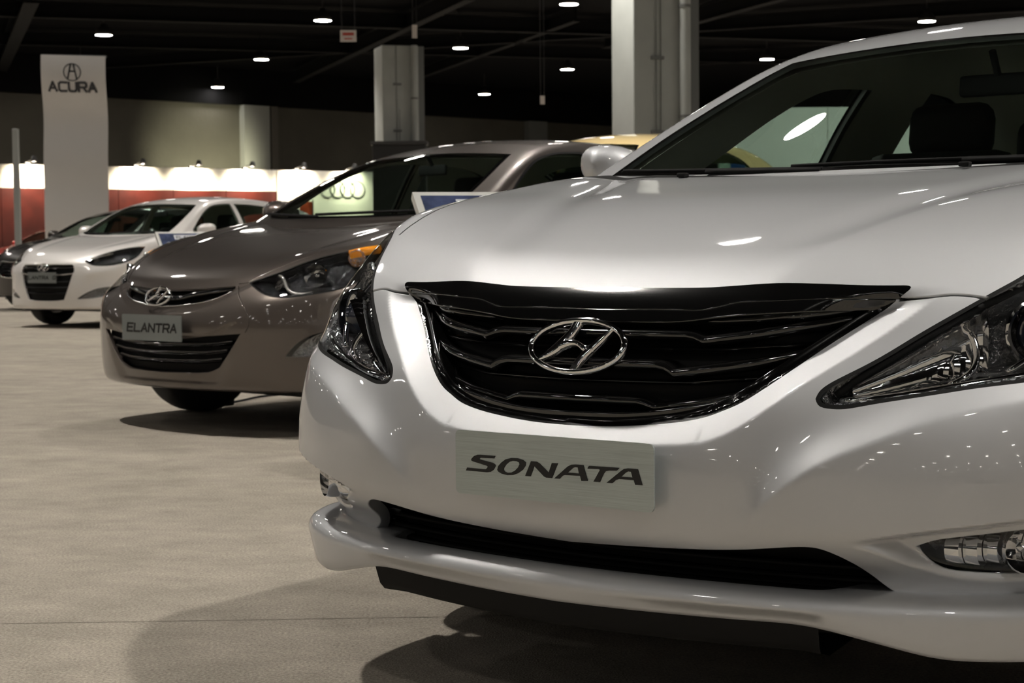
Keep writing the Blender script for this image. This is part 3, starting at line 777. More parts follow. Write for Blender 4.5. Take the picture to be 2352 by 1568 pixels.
# long seams between the carpet rolls, slightly raised ridges
seam_m = mat('carpet_seam', (.25,.22,.18), rough=.95)
for (x0, y0, x1, y1) in ((-6.0,3.70,3.0,3.98),(-9.0,6.00,6.0,6.45)):
    d = Vector((x1-x0, y1-y0, 0)).normalized(); n = Vector((-d.y, d.x, 0))*.0018
    p = [Vector((x0,y0,.0008)), Vector((x1,y1,.0008))]
    MB().add([p[0]-n, p[1]-n, p[1]+n, p[0]+n], [(0,1,2,3)]).build('carpet_seam', seam_m, floor)
structure('ceiling', MB().add([(-70,-95,9.8),(75,-95,9.8),(75,150,9.8),(-70,150,9.8)], [(3,2,1,0)]), mat('ceiling_black', (.002,.002,.0025), rough=.9, spec=.1))
WD = Vector((.749,.662,0)); WN = Vector((.662,-.749,0)); W0 = Vector((-19.0,81.7,0))
wall_m = mat('wall_curtain', (.050,.047,.037), rough=.9, var=(.35,.18), bump=(5,.4,.05))
def wallbox(a, b, z0, z1, t, off=0):
    m = MB(); c = W0+WD*((a+b)/2)+WN*(off); m.box((c.x, c.y, (z0+z1)/2), (b-a, t, z1-z0), rz=math.atan2(WD.y, WD.x)); return m
wall = structure('wall_back', wallbox(-40, 70, 0, 8.0, .3, -.2), wall_m)
structure('trim_1', wallbox(-40, 70, 8.0, 9.8, .5, -.1), MATS['ceiling_black'])
for i, (a, b, mm) in enumerate(((7.3,8.8,(.20,.205,.19)),(8.9,9.3,(.06,.055,.045)),(26.5,27.9,(.10,.105,.10)),(-8.4,-6.6,(.22,.22,.20)))):
    wallbox(a, b, 0, 8.0, .5, .15).build('wall_pier', mat('pier_%d' % i, mm, rough=.8), wall)
structure('wall_left', MB().box((-60,27,4.9), (.4,242,9.8)), mat('wall_dark', (.03,.03,.03), rough=.9))
structure('wall_right', MB().box((70,27,4.9), (.4,242,9.8)), mat('wall_dark'))
structure('wall_front', MB().box((0,-94,4.9), (140,.4,9.8)), mat('wall_dark'))
# roof beams
bm_m = mat('beam_steel', (.002,.002,.0024), rough=.7, spec=.2)
A1 = Vector((.924,-.382,0)); A2 = Vector((.382,.924,0))
def beam(p, q, w, h, z): 
    p = Vector((*p, z)); q = Vector((*q, z)); d = q-p; c = (p+q)/2; m = MB().box(c, (d.length, w, .05), rz=math.atan2(d.y, d.x))
    m.box(c-Vector((0,0,h-.03)), (d.length, w, .05), rz=math.atan2(d.y, d.x)); m.box(c-Vector((0,0,h/2)), (d.length, .05, h), rz=math.atan2(d.y, d.x)); return m
for i, (p, q, w, h) in enumerate((((-10.57,85.5),(-1.28,57.5),.35,.6),((-40,54.0),(30,76.0),.35,.55),((-40,63.5),(20,82.0),.3,.5),((-23.6,80.0),(-15.6,56.6),.5,.7),((4,72),(13,48.0),.35,.6),((-30,84),(24,60),.3,.5),((8,80),(40,66),.3,.5),((-6.7,92),(2.5,64),.3,.5))):
    structure('ceiling_beam', beam(p, q, w, h, 9.6), bm_m)
# columns with pipes
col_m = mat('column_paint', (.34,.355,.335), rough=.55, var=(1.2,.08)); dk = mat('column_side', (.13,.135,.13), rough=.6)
def column(x, y, w, h, yaw):
    o = structure('column', MB().bbox((0,0,h/2), (w, w, h), .02), col_m); o.location = (x, y, 0); o.rotation_euler.z = yaw
    MB().lathe([(w*.085,0),(w*.085,h)], (w*.36,-w*.58,0), 'Z', 16).build('drain_pipe', col_m, o, smooth=True)
    for z in np.arange(1.2, h, 2.3): MB().lathe([(w*.1,z),(w*.1,z+.06)], (w*.36,-w*.58,0), 'Z', 16).build('pipe_clamp', dk, o, smooth=True)
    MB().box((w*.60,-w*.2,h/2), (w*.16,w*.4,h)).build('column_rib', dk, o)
    MB().tube([(-w*.12,-w*.52,0),(-w*.12,-w*.52,h)], .012, 6).build('conduit', dk, o)
    MB().tube([(-w*.04,-w*.52,0),(-w*.04,-w*.52,h*.72)], .010, 6).build('conduit', dk, o)
    for z in (3.2, 4.75, 6.3): MB().box((-w*.10,-w*.53,z), (w*.22,.05,.07)).build('conduit_bracket', dk, o)
    return o
column(3.02, 36.9, 1.30, 9.8, .30)
column(-3.85, 58.7, 1.25, 7.6, .30)
# round lamps under the ceiling, on the hall's grid
lm = mat('lamp_glow', (1,1,1), emit=LAMP_COL[:3], estr=LAMP_L); hm = mat('lamp_housing', (.03,.03,.03), rough=.5)
LZ = CAM_H+7.9
proto = None
for i in range(-9, 10):
    for j in range(-17, 5):
        x = 1.97+8.47*i+4.55*j; y = 56.9-3.5*i+8.72*j
        if abs(x) > 48 or y < -88 or y > 95 or (Vector((x,y,0))-W0).dot(WN) < .6: continue
        if proto is None:
            proto = empty('ceiling_lamp'); tag(proto, 'round white high bay lamp hanging below the black ceiling', 'lamp', 'ceiling lamps')
            MB().disc((0,0,0), .30, 20, flip=True).build('diffuser', lm, proto)
            MB().lathe([(.31,-.005),(.33,.0),(.30,.12),(.20,.26),(.12,.32),(.11,.42),(.001,.44)], (0,0,0), 'Z', 20).build('housing', hm, proto, smooth=True)
            MB().tube([(0,0,.42),(0,0,1.06)], .02, 6).build('rod', hm, proto)
            l = bpy.data.lights.new('bulb', 'SPOT'); l.energy = SPOT_W; l.color = LAMP_COL[:3]; l.spot_size = 1.88; l.spot_blend = .8; l.shadow_soft_size = .26
            lo = bpy.data.objects.new('bulb', l); COL.objects.link(lo); lo.parent = proto; lo.location = (0,0,-.02)
            o = proto
        else: o = copy_tree(proto, skip_light=(y < -40 or (Vector((x,y,0))-W0).dot(WN) < 3))
        o.location = (x, y, LZ)
# ------------------------------------------------------------------ display wall with its clip lamps
DD = Vector((.801,.599,0)); DN = Vector((.599,-.801,0)); D0 = Vector((-16.32,55.1,0)); drz = math.atan2(DD.y, DD.x)
dw = empty('display_wall', D0, 0); tag(dw, 'long display wall with white band above red panels and ring logo', 'display wall')
white_m = mat('display_white', (.80,.76,.66), rough=.7); red_m = mat('display_red', (.075,.012,.008), rough=.45, var=(1.5,.35))
def dbox(a, b, z0, z1, off, t, name, mm, parent=dw):
    c = DD*((a+b)/2)+DN*off; return MB().box((c.x, c.y, (z0+z1)/2), (b-a, t, z1-z0), rz=drz).build(name, mm, parent)
for k in range(-6, 6): dbox(k*2.0+.01, k*2.0+1.99, 2.85, 3.6, 0, .10, 'white_panel', white_m)
for k in range(-6, 5): dbox(k*2.0+.01, k*2.0+1.99, 0, 2.84, 0, .08, 'red_panel', red_m)
dbox(10.0, 14.08, 0, 3.6, .02, .12, 'white_panel', white_m)
dbox(11.99, 14.08, 2.85, 3.6, .0, .10, 'white_panel', white_m)
ring_m = mat('logo_grey', (.05,.05,.05), rough=.5)
for k in range(4):
    c = D0*0+DD*(12.05+.42*k)+DN*.094; pts = [c+DD*(.30*math.cos(t))+Vector((0,0,2.95+.30*math.sin(t))) for t in np.linspace(0, 2*PI, 33)]
    MB().tube(pts, .020, 6).build("logo_ring", ring_m, dw, smooth=True)
def clip_lamp(s, e, col=(1,.86,.66)):
    c = D0+DD*s; o = empty('clip_lamp', (c.x, c.y, 3.6)); tag(o, 'small black clip lamp on top edge of the white band', 'lamp', 'clip lamps on the display wall')
    MB().box((0,0,.03), (.16,.16,.10), rz=drz).build('clamp', hm, o)
    MB().tube([(0,0,.06), DN*.20+Vector((0,0,.12)), DN*.56+Vector((0,0,.14))], .02, 6).build('arm', hm, o)
    MB().lathe([(.05,.12),(.09,.06),(.10,-.06)], DN*.60+Vector((0,0,.14)), 'Z', 14).build('shade', hm, o, smooth=True)
    l = bpy.data.lights.new('bulb', 'SPOT'); l.energy = e; l.color = col; l.spot_size = 2.2; l.spot_blend = .8; l.shadow_soft_size = .06
    lo = bpy.data.objects.new('bulb', l); COL.objects.link(lo); lo.parent = o; lo.location = DN*.62+Vector((0,0,.05))
    d = (Vector((0,0,-.45))-DN*.62).normalized(); lo.rotation_euler = d.to_track_quat('-Z','Y').to_euler()
for s in (-5.4,-3.3,-1.2,.9,2.6,4.65,6.70,8.75,10.8,12.9): clip_lamp(s, 480)
# wall washer behind the display wall
wp = W0+WD*5.2; o = empty('floodlight', (wp+WN*3.4+Vector((0,0,0)))); tag(o, 'black floodlight mast shining on the dark wall', 'lamp')
MB().tube([(0,0,0),(0,0,3.3)], .04, 8).build('mast', hm, o); MB().lathe([(.3,.0),(.3,.03),(.05,.08)], (0,0,0), 'Z', 12).build('base', hm, o)
MB().box((0,0,3.38), (.30,.22,.20), rz=drz).build('head', hm, o)
l = bpy.data.lights.new('bulb', 'SPOT'); l.energy = 2000; l.color = (1,.95,.66); l.spot_size = 1.75; l.spot_blend = .5; l.shadow_soft_size = .1
lo = bpy.data.objects.new('bulb', l); COL.objects.link(lo); lo.parent = o; lo.location = (-WN*.2+Vector((0,0,3.45))); lo.rotation_euler = (-WN*3.2+Vector((0,0,.9))).normalized().to_track_quat('-Z','Y').to_euler()
# ------------------------------------------------------------------ tall satin banner
b0 = Vector((-10.283,38.0,0)); bw = 1.41
bn = empty('banner', (b0.x+bw/2, 38.0, 0)); tag(bn, 'tall grey satin banner lettered ACURA on stand', 'banner')
bz = np.linspace(.35, 5.13, 80); wav = .05*np.sin(bz*2.1+.6)+.03*np.sin(bz*3.7); rg = [[(x, wav[i]+.01*math.sin(x*3), z-.035*(x+bw/2)) for x in np.linspace(-bw/2, bw/2, 9)] for i, z in enumerate(bz)]
rg2 = [[(p[0], p[1]+.02, p[2]) for p in r_] for r_ in rg]
cloth = MB().loft(rg, False, False); m2 = MB().loft(rg2, False, False); cloth.add(m2.v, [f[::-1] for f in m2.f])
cloth.build('cloth', mat('banner_satin', (.66,.64,.62), rough=.42, metal=.3), bn, smooth=True)
for s in (-1,1): MB().tube([(s*bw*.42,.12,0),(s*bw*.42,.12,5.1)], .025, 8).build('post', hm, bn)
MB().tube([(-bw/2,.07,5.12),(bw/2,.07,5.08)], .03, 8).build('cross_bar', hm, bn)
MB().box((0,.15,.03), (1.5,.7,.06)).build('base', hm, bn)
lt = mat('banner_letter', (.035,.035,.04), rough=.5)
ywav = lambda z: float(np.interp(z, bz, wav))
pl = lambda x, z, d: (x, ywav(z)-.012-d, z-.035*(x+bw/2))
stroke_text('ACURA', .19, .165, .052, .050, pl, 'letter', lt, bn, x0=-.02, z0=4.44, thick=.01)
cz = 4.76
MB().tube([pl(-.02+.185*math.cos(t), cz+.185*math.sin(t), 0) for t in np.linspace(0, 2*PI, 33)], .012, 6).build('emblem_ring', lt, bn, smooth=True)
for pts in ([(-.10,-.15),(-.03,.17)], [(.10,-.15),(.03,.17)], [(-.05,.02),(.05,.02)]):
    MB().tube([pl(-.02+a, cz+b, .004) for a, b in pts], .018, 6).build('emblem_stroke', lt, bn, smooth=True)
# thin post at the left
o = empty('display_post', (-8.60,30,0)); tag(o, 'thin grey square post beside the satin banner', 'post')
MB().bbox((0,0,1.48), (.10,.10,2.95), .01).build('shaft', mat('post_grey', (.33,.34,.32), rough=.5), o); MB().bbox((0,0,.015), (.4,.4,.03), .01).build('foot', hm, o)
# pale partition seen through the windscreen
pw = empty('partition', (8.4,27.5,0)); tag(pw, 'pale grey partition wall with round blue sign', 'partition')
pm_ = mat('partition_pale', (.66,.70,.66), rough=.7, var=(1.0,.05))
for k in range(6): MB().box((-4.2+1.7*k,0,1.5), (1.69,.12,3.0)).build('panel', pm_, pw)
MB().box((-5.00,-.05,1.5), (.16,.2,3.0)).build('edge_post', mat('partition_edge', (.72,.76,.72), rough=.6), pw)
MB().lathe([(.001,-.02),(.12,-.02),(.12,.0)], (-4.78,-.08,2.10), 'Y', 24).build('round_sign', mat('sign_blue', (.02,.08,.35), rough=.4), pw)
for s in (-3,0,3): MB().box((s,.4,.04), (.1,1.0,.08)).build('foot', hm, pw)
# small hanging signs
sg_m = mat('sign_white', (.55,.50,.46), rough=.6); sg_r = mat('sign_red', (.40,.05,.03), rough=.6)
for x, y, z, w, h, t, txt in ((-4.185,45,6.33,.42,.30,.0,'white hanging sign with red print under the roof beam'),(-2.46,45,6.43,.13,.34,.3,'narrow white hanging sign turned edge on'),(.85,45,4.63,.12,.22,.2,'small pale hanging sign by the dark wall')):
    o = empty('hanging_sign', (x, y, z), t); tag(o, txt, 'sign')
    MB().box((0,0,0), (w,.02,h)).build('board', sg_m, o)
    if w > .3: MB().box((0,-.012,.05), (w*.7,.004,h*.25)).build('print', sg_r, o); MB().box((0,-.012,-.07), (w*.5,.004,h*.12)).build('print', sg_r, o)
    for s in (-1,1): MB().tube([(s*w*.4,0,h/2),(s*w*.4,0,9.75-z)], .006, 5).build('wire', hm, o)
# booth block under the far column, orange drape
o = empty('booth', (-3.65,57.0,0)); tag(o, 'black booth block below the far column', 'booth')
MB().bbox((0,0,2.1), (1.75,.9,4.2), .03).build('body', mat('booth_black', (.01,.01,.01), rough=.6), o); MB().bbox((0,-.02,4.25), (1.85,1.0,.12), .02).build('cap', hm, o)
o = empty('flag', (-5.95,50,0)); tag(o, 'orange cloth flag seen through the taupe saloon windscreen', 'flag')
MB().tube([(.20,0,0),(.20,0,2.25)], .02, 6).build('pole', hm, o); MB().disc((.2,0,.02), .25, 16).build('base', hm, o)
rg = [[(x, .05*math.sin(9*x+z*3), z-.15*x) for x in np.linspace(-.18,.2,9)] for z in np.linspace(1.2,2.2,9)]
MB().loft(rg, False, False).build('cloth', mat('orange_cloth', (.75,.10,.02), rough=.8), o, smooth=True)
# ------------------------------------------------------------------ silver saloon
SONATA_TEXT = {
 'S': [[(-0.1761,0.4663),(-0.1734,0.4715),(-0.1714,0.4713),(-0.1386,0.4712),(-0.1336,0.4715),(-0.1303,0.4738),(-0.129,0.4762),(-0.1316,0.4776),(-0.1613,0.4829),(-0.1648,0.4847),(-0.1632,0.4879),(-0.1581,0.4922),(-0.1512,0.4947),(-0.1442,0.4952),(-0.1127,0.4953),(-0.1157,0.4909),(-0.1443,0.49),(-0.1473,0.4887),(-0.1463,0.4872),(-0.1187,0.4832),(-0.1133,0.4808),(-0.1125,0.4782),(-0.1169,0.4716),(-0.1229,0.4678),(-0.1307,0.4664),(-0.1357,0.4664)]],
 'O': [[(-0.1091,0.4722),(-0.1071,0.4786),(-0.1002,0.4852),(-0.0914,0.491),(-0.0797,0.4939),(-0.0663,0.4944),(-0.0548,0.4922),(-0.0495,0.4888),(-0.0501,0.4834),(-0.0559,0.476),(-0.0656,0.4696),(-0.0762,0.4658),(-0.0878,0.4648),(-0.0994,0.4664),(-0.1066,0.4693)],[(-0.0954,0.4732),(-0.0948,0.4763),(-0.0905,0.4821),(-0.0837,0.4872),(-0.0759,0.4896),(-0.0682,0.4895),(-0.0635,0.4878),(-0.0625,0.4848),(-0.0655,0.4792),(-0.0723,0.4733),(-0.08,0.4697),(-0.0877,0.4688),(-0.0932,0.4703)]],
 'N': [[(-0.0509,0.4664),(-0.0387,0.4915),(-0.0273,0.4915),(-0.0217,0.4892),(-0.0031,0.475),(0.0036,0.4914),(0.0156,0.4918),(0.0037,0.4667),(-0.0079,0.4666),(-0.0125,0.4682),(-0.0321,0.4839),(-0.0399,0.4665)]],
 'A': [[(0.008,0.4665),(0.035,0.4879),(0.0423,0.4914),(0.0505,0.4923),(0.066,0.4923),(0.0745,0.4675),(0.0621,0.4666),(0.0595,0.4746),(0.0293,0.4736),(0.0247,0.472),(0.0191,0.4668)],[(0.0354,0.4781),(0.0459,0.4864),(0.05,0.4879),(0.0551,0.4878),(0.0572,0.4782)]],
 'T': [[(0.0741,0.4872),(0.0754,0.4904),(0.0777,0.4921),(0.1355,0.4928),(0.1302,0.488),(0.1161,0.4872),(0.109,0.4854),(0.1057,0.4818),(0.0982,0.4675),(0.0856,0.4673),(0.0983,0.4871),(0.0956,0.4881)]],
 'A2': [[(0.1106,0.4673),(0.139,0.4886),(0.1443,0.4919),(0.1513,0.4933),(0.17,0.4933),(0.1785,0.4686),(0.165,0.4682),(0.1625,0.4754),(0.1354,0.4751),(0.1283,0.4731),(0.1221,0.4677)],[(0.1386,0.479),(0.1477,0.4863),(0.1521,0.4884),(0.1573,0.4882),(0.1602,0.4794)]]}
def build_sonata():
    D = SONATA; B = make_lower(D); C = make_cabin(D)
    a = 0.65008
    root = empty('car', (.0671716, 2.7909394, 0), -a)
    tag(root, 'large pearl silver saloon with wide black grille and SONATA plate', 'car')
    silver = paint('silver_paint', (.60,.61,.625), metal=.72, rough=.57)
    black = mat('gloss_black', (.004,.004,.004), rough=.12, coat=1.0, coat_rough=.02)
    R = {}
    r = np.radians
    def onB(pts, z=None): return [tuple(p) for p in pts]
    gtop = [(0,.147,.7725),(.097,.15,.773),(.178,.155,.774),(.209,.158,.775),(.253,.165,.778),(.318,.176,.782),(.393,.195,.781),(.459,.214,.779),(.506,.229,.779)]
    gcor = [(.506,.229,.779),(.516,.231,.778),(.518,.231,.775),(.513,.222,.768)]
    gright = [(.513,.222,.768),(.499,.206,.756),(.459,.176,.724),(.416,.15,.689),(.362,.109,.642),(.304,.075,.598),(.277,.068,.585),(.25,.061,.574),(.206,.054,.564),(.161,.048,.558),(.081,.042,.551),(0,.04,.549)]
    barbot = [(0,.118,.739),(.031,.118,.739),(.164,.123,.739),(.211,.127,.74),(.239,.135,.746),(.26,.14,.751),(.31,.148,.754),(.364,.163,.757),(.435,.187,.759),(.504,.21,.760)]
    ginner = [(.466,.187,.747),(.431,.165,.721),(.391,.14,.689),(.341,.106,.647),(.294,.079,.612),(.261,.069,.596),(.203,.059,.584),(.119,.049,.573),(0,.048,.569)]
    gintop = [(0,.10,.722),(.164,.11,.722),(.25,.13,.730),(.36,.155,.738),(.466,.187,.747)]
    hlup = [(.427,.09,.608),(.430,.094,.618),(.442,.105,.631),(.493,.141,.663),(.545,.184,.702),(.595,.23,.739),(.643,.282,.775),(.666,.315,.794),(.700,.38,.829),(.735,.47,.858),(.770,.57,.872),(.80,.67,.878)]
    hlout = [(.80,.67,.878),(.845,.62,.835),(.868,.53,.77),(.862,.43,.715),(.83,.34,.675),(.79,.285,.655),(.755,.25,.645)]
    hllow = [(.755,.25,.645),(.705,.215,.635),(.65,.181,.627),(.595,.15,.617),(.508,.111,.601),(.472,.097,.594),(.45,.091,.594),(.434,.088,.598),(.427,.09,.608)]
    shut = [(.504,.21,.759),(.548,.228,.761),(.576,.242,.764),(.604,.252,.763),(.631,.262,.758)]
    intop = [(0,.03,.355),(.169,.034,.362),(.32,.046,.373),(.395,.047,.384),(.432,.048,.388),(.454,.054,.386),(.487,.082,.366),(.508,.113,.338),(.534,.134,.315),(.562,.15,.301)]
    inbot = [(.562,.15,.301),(.50,.13,.290),(.40,.10,.283),(.2,.06,.278),(0,.05,.276)]
    P = lambda segs, st=.012: smooth_path([np.array(s, float) for s in segs], st)
    def uvp(p3): 
        q = B.uv(p3); q[np.abs(np.asarray(p3)[:,0]) < 1e-6, 0] = 0; return q
    hood_side = [(.666,.315,.794),(.700,.38,.829),(.722,.46,.868),(.735,.6,.915),(.742,.8,.957),(.745,1.0,.985),(.738,1.15,1.005)]
    cowl = [(.738,1.15,1.005),(.66,1.10,1.0),(.5,1.035,.996),(.3,.985,.99),(.12,.963,.987),(0,.96,.987)]
    cowl2 = [(0,1.12,1.0),(.3,1.15,1.0),(.6,1.26,1.01),(.74,1.34,1.012),(.80,1.42,1.0)]
    hl3 = P([hlup, hlout, hllow], .010); gr3 = P([gtop, gcor, gright], .012)
    polys = []
    def add(n, p3): polys.append((n, uvp(p3)))
    # big panels first
    arch = lambda yc, rad, x: [(x, yc+rad*math.cos(t), .335+rad*math.sin(t)) for t in np.linspace(-.55, PI+.55, 40)]
    add('bumper', P([[(0,.05,.165),(0,.14,.775)], [(0,.14,.775),(.2,.15,.775),(.52,.23,.770),(.63,.262,.758),(.755,.25,.645),(.862,.43,.70),(.905,.62,.60)], [(.905,.62,.60),(.905,.62,.165)], [(.905,.62,.165),(.7,.25,.165),(0,.05,.165)]]))
    # fine strips of vertices either side of the pressed creases
    xs = np.linspace(.0, .50, 40); sl = np.where(xs > .25, .62, np.clip(xs-.12,0,1)*4); wz = _gz(xs)-(.022+.05*np.clip(xs,0,.5))*np.sqrt(1+sl**2)
    add('bumper', uv_strip(B, np.stack([xs, B.F(xs, wz), wz], 1), .008))
    xs = np.linspace(.37, .80, 50); add('bumper', uv_strip(B, np.stack([xs, B.F(xs, _rz(xs)), _rz(xs)], 1), .010))
    add('hood', P([gtop, [gtop[-1],(.516,.231,.778),(.518,.231,.775)], [(.518,.231,.775),(.504,.21,.760)], shut, [shut[-1],(.643,.282,.775),(.666,.315,.794)], hood_side, cowl, [(0,.96,.987),(0,.5,.908),(0,.147,.7725)]]))
    yy = np.linspace(.21, .92, 50); xx = Spl(D['crease'])(yy); add('hood', uv_strip(B, np.stack([xx, yy, B.T(xx, yy)], 1), .014))
    add('cowl', P([cowl[::-1], [(.738,1.15,1.005),(.80,1.42,1.0)], cowl2[::-1], [(0,1.12,1.0),(0,.96,.987)]]))
    uc = uvp(P([cowl2, [(.80,1.42,1.0),(.80,2.4,1.0),(.80,3.6,1.0),(.72,4.0,1.04)], [(.72,4.0,1.04),(.4,4.12,1.06),(0,4.15,1.06)]]))
    uc[0,0] = 0; uc[-1,0] = PI
    polys.append(('under_cabin', np.concatenate([uc, [[PI, r(85)], [0, r(85)]]])))
    add('front_door', P([[(.905,1.46,.25),(.915,1.44,.6),(.86,1.42,.96)], [(.86,1.42,.96),(.845,2.40,.98)], [(.845,2.40,.98),(.91,2.44,.6),(.90,2.44,.25)], [(.90,2.44,.25),(.905,1.46,.25)]]))
    add('rear_door', P([[(.90,2.45,.25),(.91,2.45,.6),(.845,2.41,.98)], [(.845,2.41,.98),(.84,3.35,.99)], [(.84,3.35,.99),(.90,3.30,.72),(.90,3.02,.45),(.90,2.98,.25)], [(.90,2.98,.25),(.90,2.45,.25)]]))
    add('wheel_arch', P([arch(.955,.365,.91)], .02)); add('wheel_arch', P([arch(3.735,.365,.91)], .02))
    # grille
    add('grille_frame', P([gtop, gcor, gright, [gright[-1], gtop[0]]]))
    add('hood_trim', P([gtop, [gtop[-1],(.516,.231,.778),(.518,.231,.775)], [(.518,.231,.775),(.504,.21,.760)], barbot[::-1], [barbot[0], gtop[0]]]))
    add('grille_void', P([gintop, ginner, [ginner[-1], gintop[0]]]))
    add('intake', P([intop, inbot, [inbot[-1], intop[0]]]))
    lz = P([[(0,.04,.300),(.2,.05,.300),(.4,.10,.302),(.562,.152,.303),(.70,.24,.306),(.8,.36,.31),(.87,.56,.31),(.90,.7,.31)], [(.90,.7,.31),(.90,.7,.10)], [(.90,.7,.10),(.5,.4,.06),(0,.3,.04)], [(0,.3,.04),(0,.04,.300)]]); add('below', lz)
    # lamps
    add('headlight_seal', hl3); add('headlight', inset_poly(B, hl3, .007))
    fog = P([[(.571,.13,.390),(.601,.13,.402),(.647,.15,.411),(.727,.19,.423),(.79,.25,.428)], [(.79,.25,.428),(.80,.27,.395),(.79,.26,.36)], [(.79,.26,.36),(.709,.21,.345),(.645,.17,.347),(.608,.15,.354),(.586,.14,.371),(.571,.13,.390)]], .010)
    add('fog_light', fog)
    # gaps
    add("gap", uv_strip(B, P([shut], .01), .008)); add('gap', uv_strip(B, P([hood_side[2:]], .02), .005))
    add("gap", uv_strip(B, P([barbot], .012), .004))
    us = np.concatenate([np.linspace(0, r(52), 145), np.linspace(r(52), r(66), 24)[1:], np.linspace(r(66), r(180), 46)[1:]])
    vs = np.concatenate([np.linspace(r(-34), r(-26), 5), np.linspace(r(-26), r(60), 235)[1:], np.linspace(r(60), r(76), 24)[1:], [r(81), r(86)]])
    polys = [(n, (p if not hasattr(p, 'tolist') else p)) for n, p in polys]
    H = cut_shell(B, us, vs, polys)
    dull = mat('dull_black'); chrome = mat('chrome')
    panel('front_bumper', H['bumper'], silver, root, skirt=.02)
    panel('hood', H['hood'], silver, root, skirt=.012)
    panel('fender', H['base'], silver, root, label='fenders and rear quarters in silver paint')
    panel('hood_trim', H['hood_trim'], black, root, skirt=.012, label='glossy black strip along the hood edge')
    panel('cowl_panel', H['cowl'], dull, root)
    for n in ('front_door','rear_door'): panel(n, H[n], silver, root, pair=True, skirt=.01)
    # --- grille: frame, backing, slats
    gf = panel('grille_frame', H['grille_frame'], black, root, skirt=.03, label='glossy black grille surround')
    hv = H['grille_void']; panel('grille_backing', (hv[0]+[0,.055,0], hv[1], hv[2]), dull, gf)
    def slat(xs, zs, dy, name='slat', th=.011, dp=.05):
        f = Spl(list(zip(xs, zs))) if len(xs) > 3 else None
        zl = np.interp
        x = np.unique(np.concatenate([np.linspace(-xs[-1], xs[-1], 65), [k*s for k in xs for s in (-1,1)]]))
        rg = []
        for q in x:
            z = float(np.interp(abs(q), xs, zs)); y = float(Yg(abs(q), z))+dy
            rg.append([(q, y+dp, z+th*.75), (q, y+.012, z+th*.95), (q, y+.003, z+th*.72), (q, y, z+th*.35), (q, y+.001, z-th*.1), (q, y+.007, z-th*.55), (q, y+.02, z-th*.85), (q, y+dp, z-th)])
        MB().loft(rg, False, False).build(name, black, gf, smooth=True, auto=.9)
    Ycs = Spl(D['nose']); pls = Spl(D['plan'], sym=True)
    Yg = lambda x, z: B.F(np.array([x]), np.array([z]))[0]+.012
    slat([0,.24,.30,.40,.452], [.7185,.7185,.722,.733,.741], .004, th=.009)
    slat([0,.185,.20,.22,.30,.36,.43], [.6965,.6965,.6945,.688,.699,.710,.722], 0)
    slat([0,.150,.165,.184,.25,.31,.372], [.6490,.6490,.6465,.6370,.646,.655,.668], 0)
    slat([0,.118,.130,.148,.19,.24,.290], [.5895,.5895,.587,.580,.586,.593,.605], 0)
    for zz, hw in ((.672,.40),(.620,.335)):
        slat([0,.6*hw,hw], [zz,zz+.002,zz+.014], .020, 'inner_slat', th=.006, dp=.03)
    em = add_emblem(root, (0,.0725,.6755), .0935, .0465, .46)
    # --- name plate
    lab, pl = rounded_plate(root, (0,-.0105,.4805), .398, .108, .0035, .009, 'number_plate', mat('brushed_plate'), 0, 'brushed metal plate lettered SONATA')
    for dx in (-.12,.12): MB().box((dx,-.001,.482), (.03,.016,.03)).build('plate_bracket', dull, lab)
    for k, lp in SONATA_TEXT.items():
        flat_poly('letter', lp, mat('letter_black', (.006,.006,.006), rough=.4), lab, -.0012, lambda x, z, d: (x, -.0105-.0013-d, z))
    # --- headlights
    clear = mat_glass('lamp_lens')
    sl = panel('headlight_seal', H['headlight_seal'], dull, root, pair=True)
    le = panel('headlight', H['headlight'], clear, root, pair=True, label='clear swept back headlight lens')
    h = H['headlight']; bd = np.unique(boundary(h[2])); dist = np.min(np.linalg.norm(h[0][:,None,:]-h[0][bd][None,::2], axis=2), axis=1)
    dep = (.012+.075*sstep(.0, .045, dist))[:,None]; inner = (h[0]-h[1]*.0+np.array([-.25,.95,-.12])*dep, h[1], h[2])
    V = inner[0]; T = inner[2]; tn = np.cross(V[T[:,1]]-V[T[:,0]], V[T[:,2]]-V[T[:,0]]); N = np.zeros_like(V)
    for i in range(3): np.add.at(N, T[:,i], tn)
    N /= np.linalg.norm(N, axis=1, keepdims=True)+1e-12
    for sgn, lens in zip((1,-1), le):
        q = (V, N, T) if sgn == 1 else mirrored((V, N, T))
        np_mesh('lamp_housing', q[0], q[2], q[1], mat('lamp_bezel'), lens)
        mir = lambda p: (p[0]*sgn, p[1], p[2])
        # fluted reflector trough towards the inner tip
        A = np.array([(.475,.135,.617),(.53,.165,.640),(.585,.205,.667),(.64,.25,.692)]); rg = []
        for i, t in enumerate(np.linspace(0,1,26)):
            c = np.array([Spl(list(zip(np.linspace(0,1,4), A[:,k])))(t) for k in range(3)]); rr = (.010+.046*t)*(1+.05*(i % 2)); ring = []
            for b in np.linspace(-1.9, 1.9, 15): ring.append(mir((c[0]-rr*.25*math.cos(b), c[1]+rr*.8*math.cos(b)-.02, c[2]+rr*math.sin(b)*.9)))
            rg.append(ring)
        MB().loft(rg, False, False).build('reflector', chrome, lens, smooth=True, auto=.35)
        # bright eyebrow and dark divider
        MB().tube([mir(p) for p in smooth_path([[(.448,.115,.612),(.50,.152,.655),(.56,.20,.700),(.62,.262,.745),(.675,.345,.785)]], .02)], [.004]*2+[.007]*200 if False else .0065, 8).build('lamp_divider', dull, lens, smooth=True)
        MB().tube([mir(p) for p in smooth_path([[(.455,.118,.604),(.52,.135,.610),(.60,.172,.625),(.70,.235,.645),(.76,.285,.66)]], .02)], .007, 8).build('chrome_strip', chrome, lens, smooth=True)
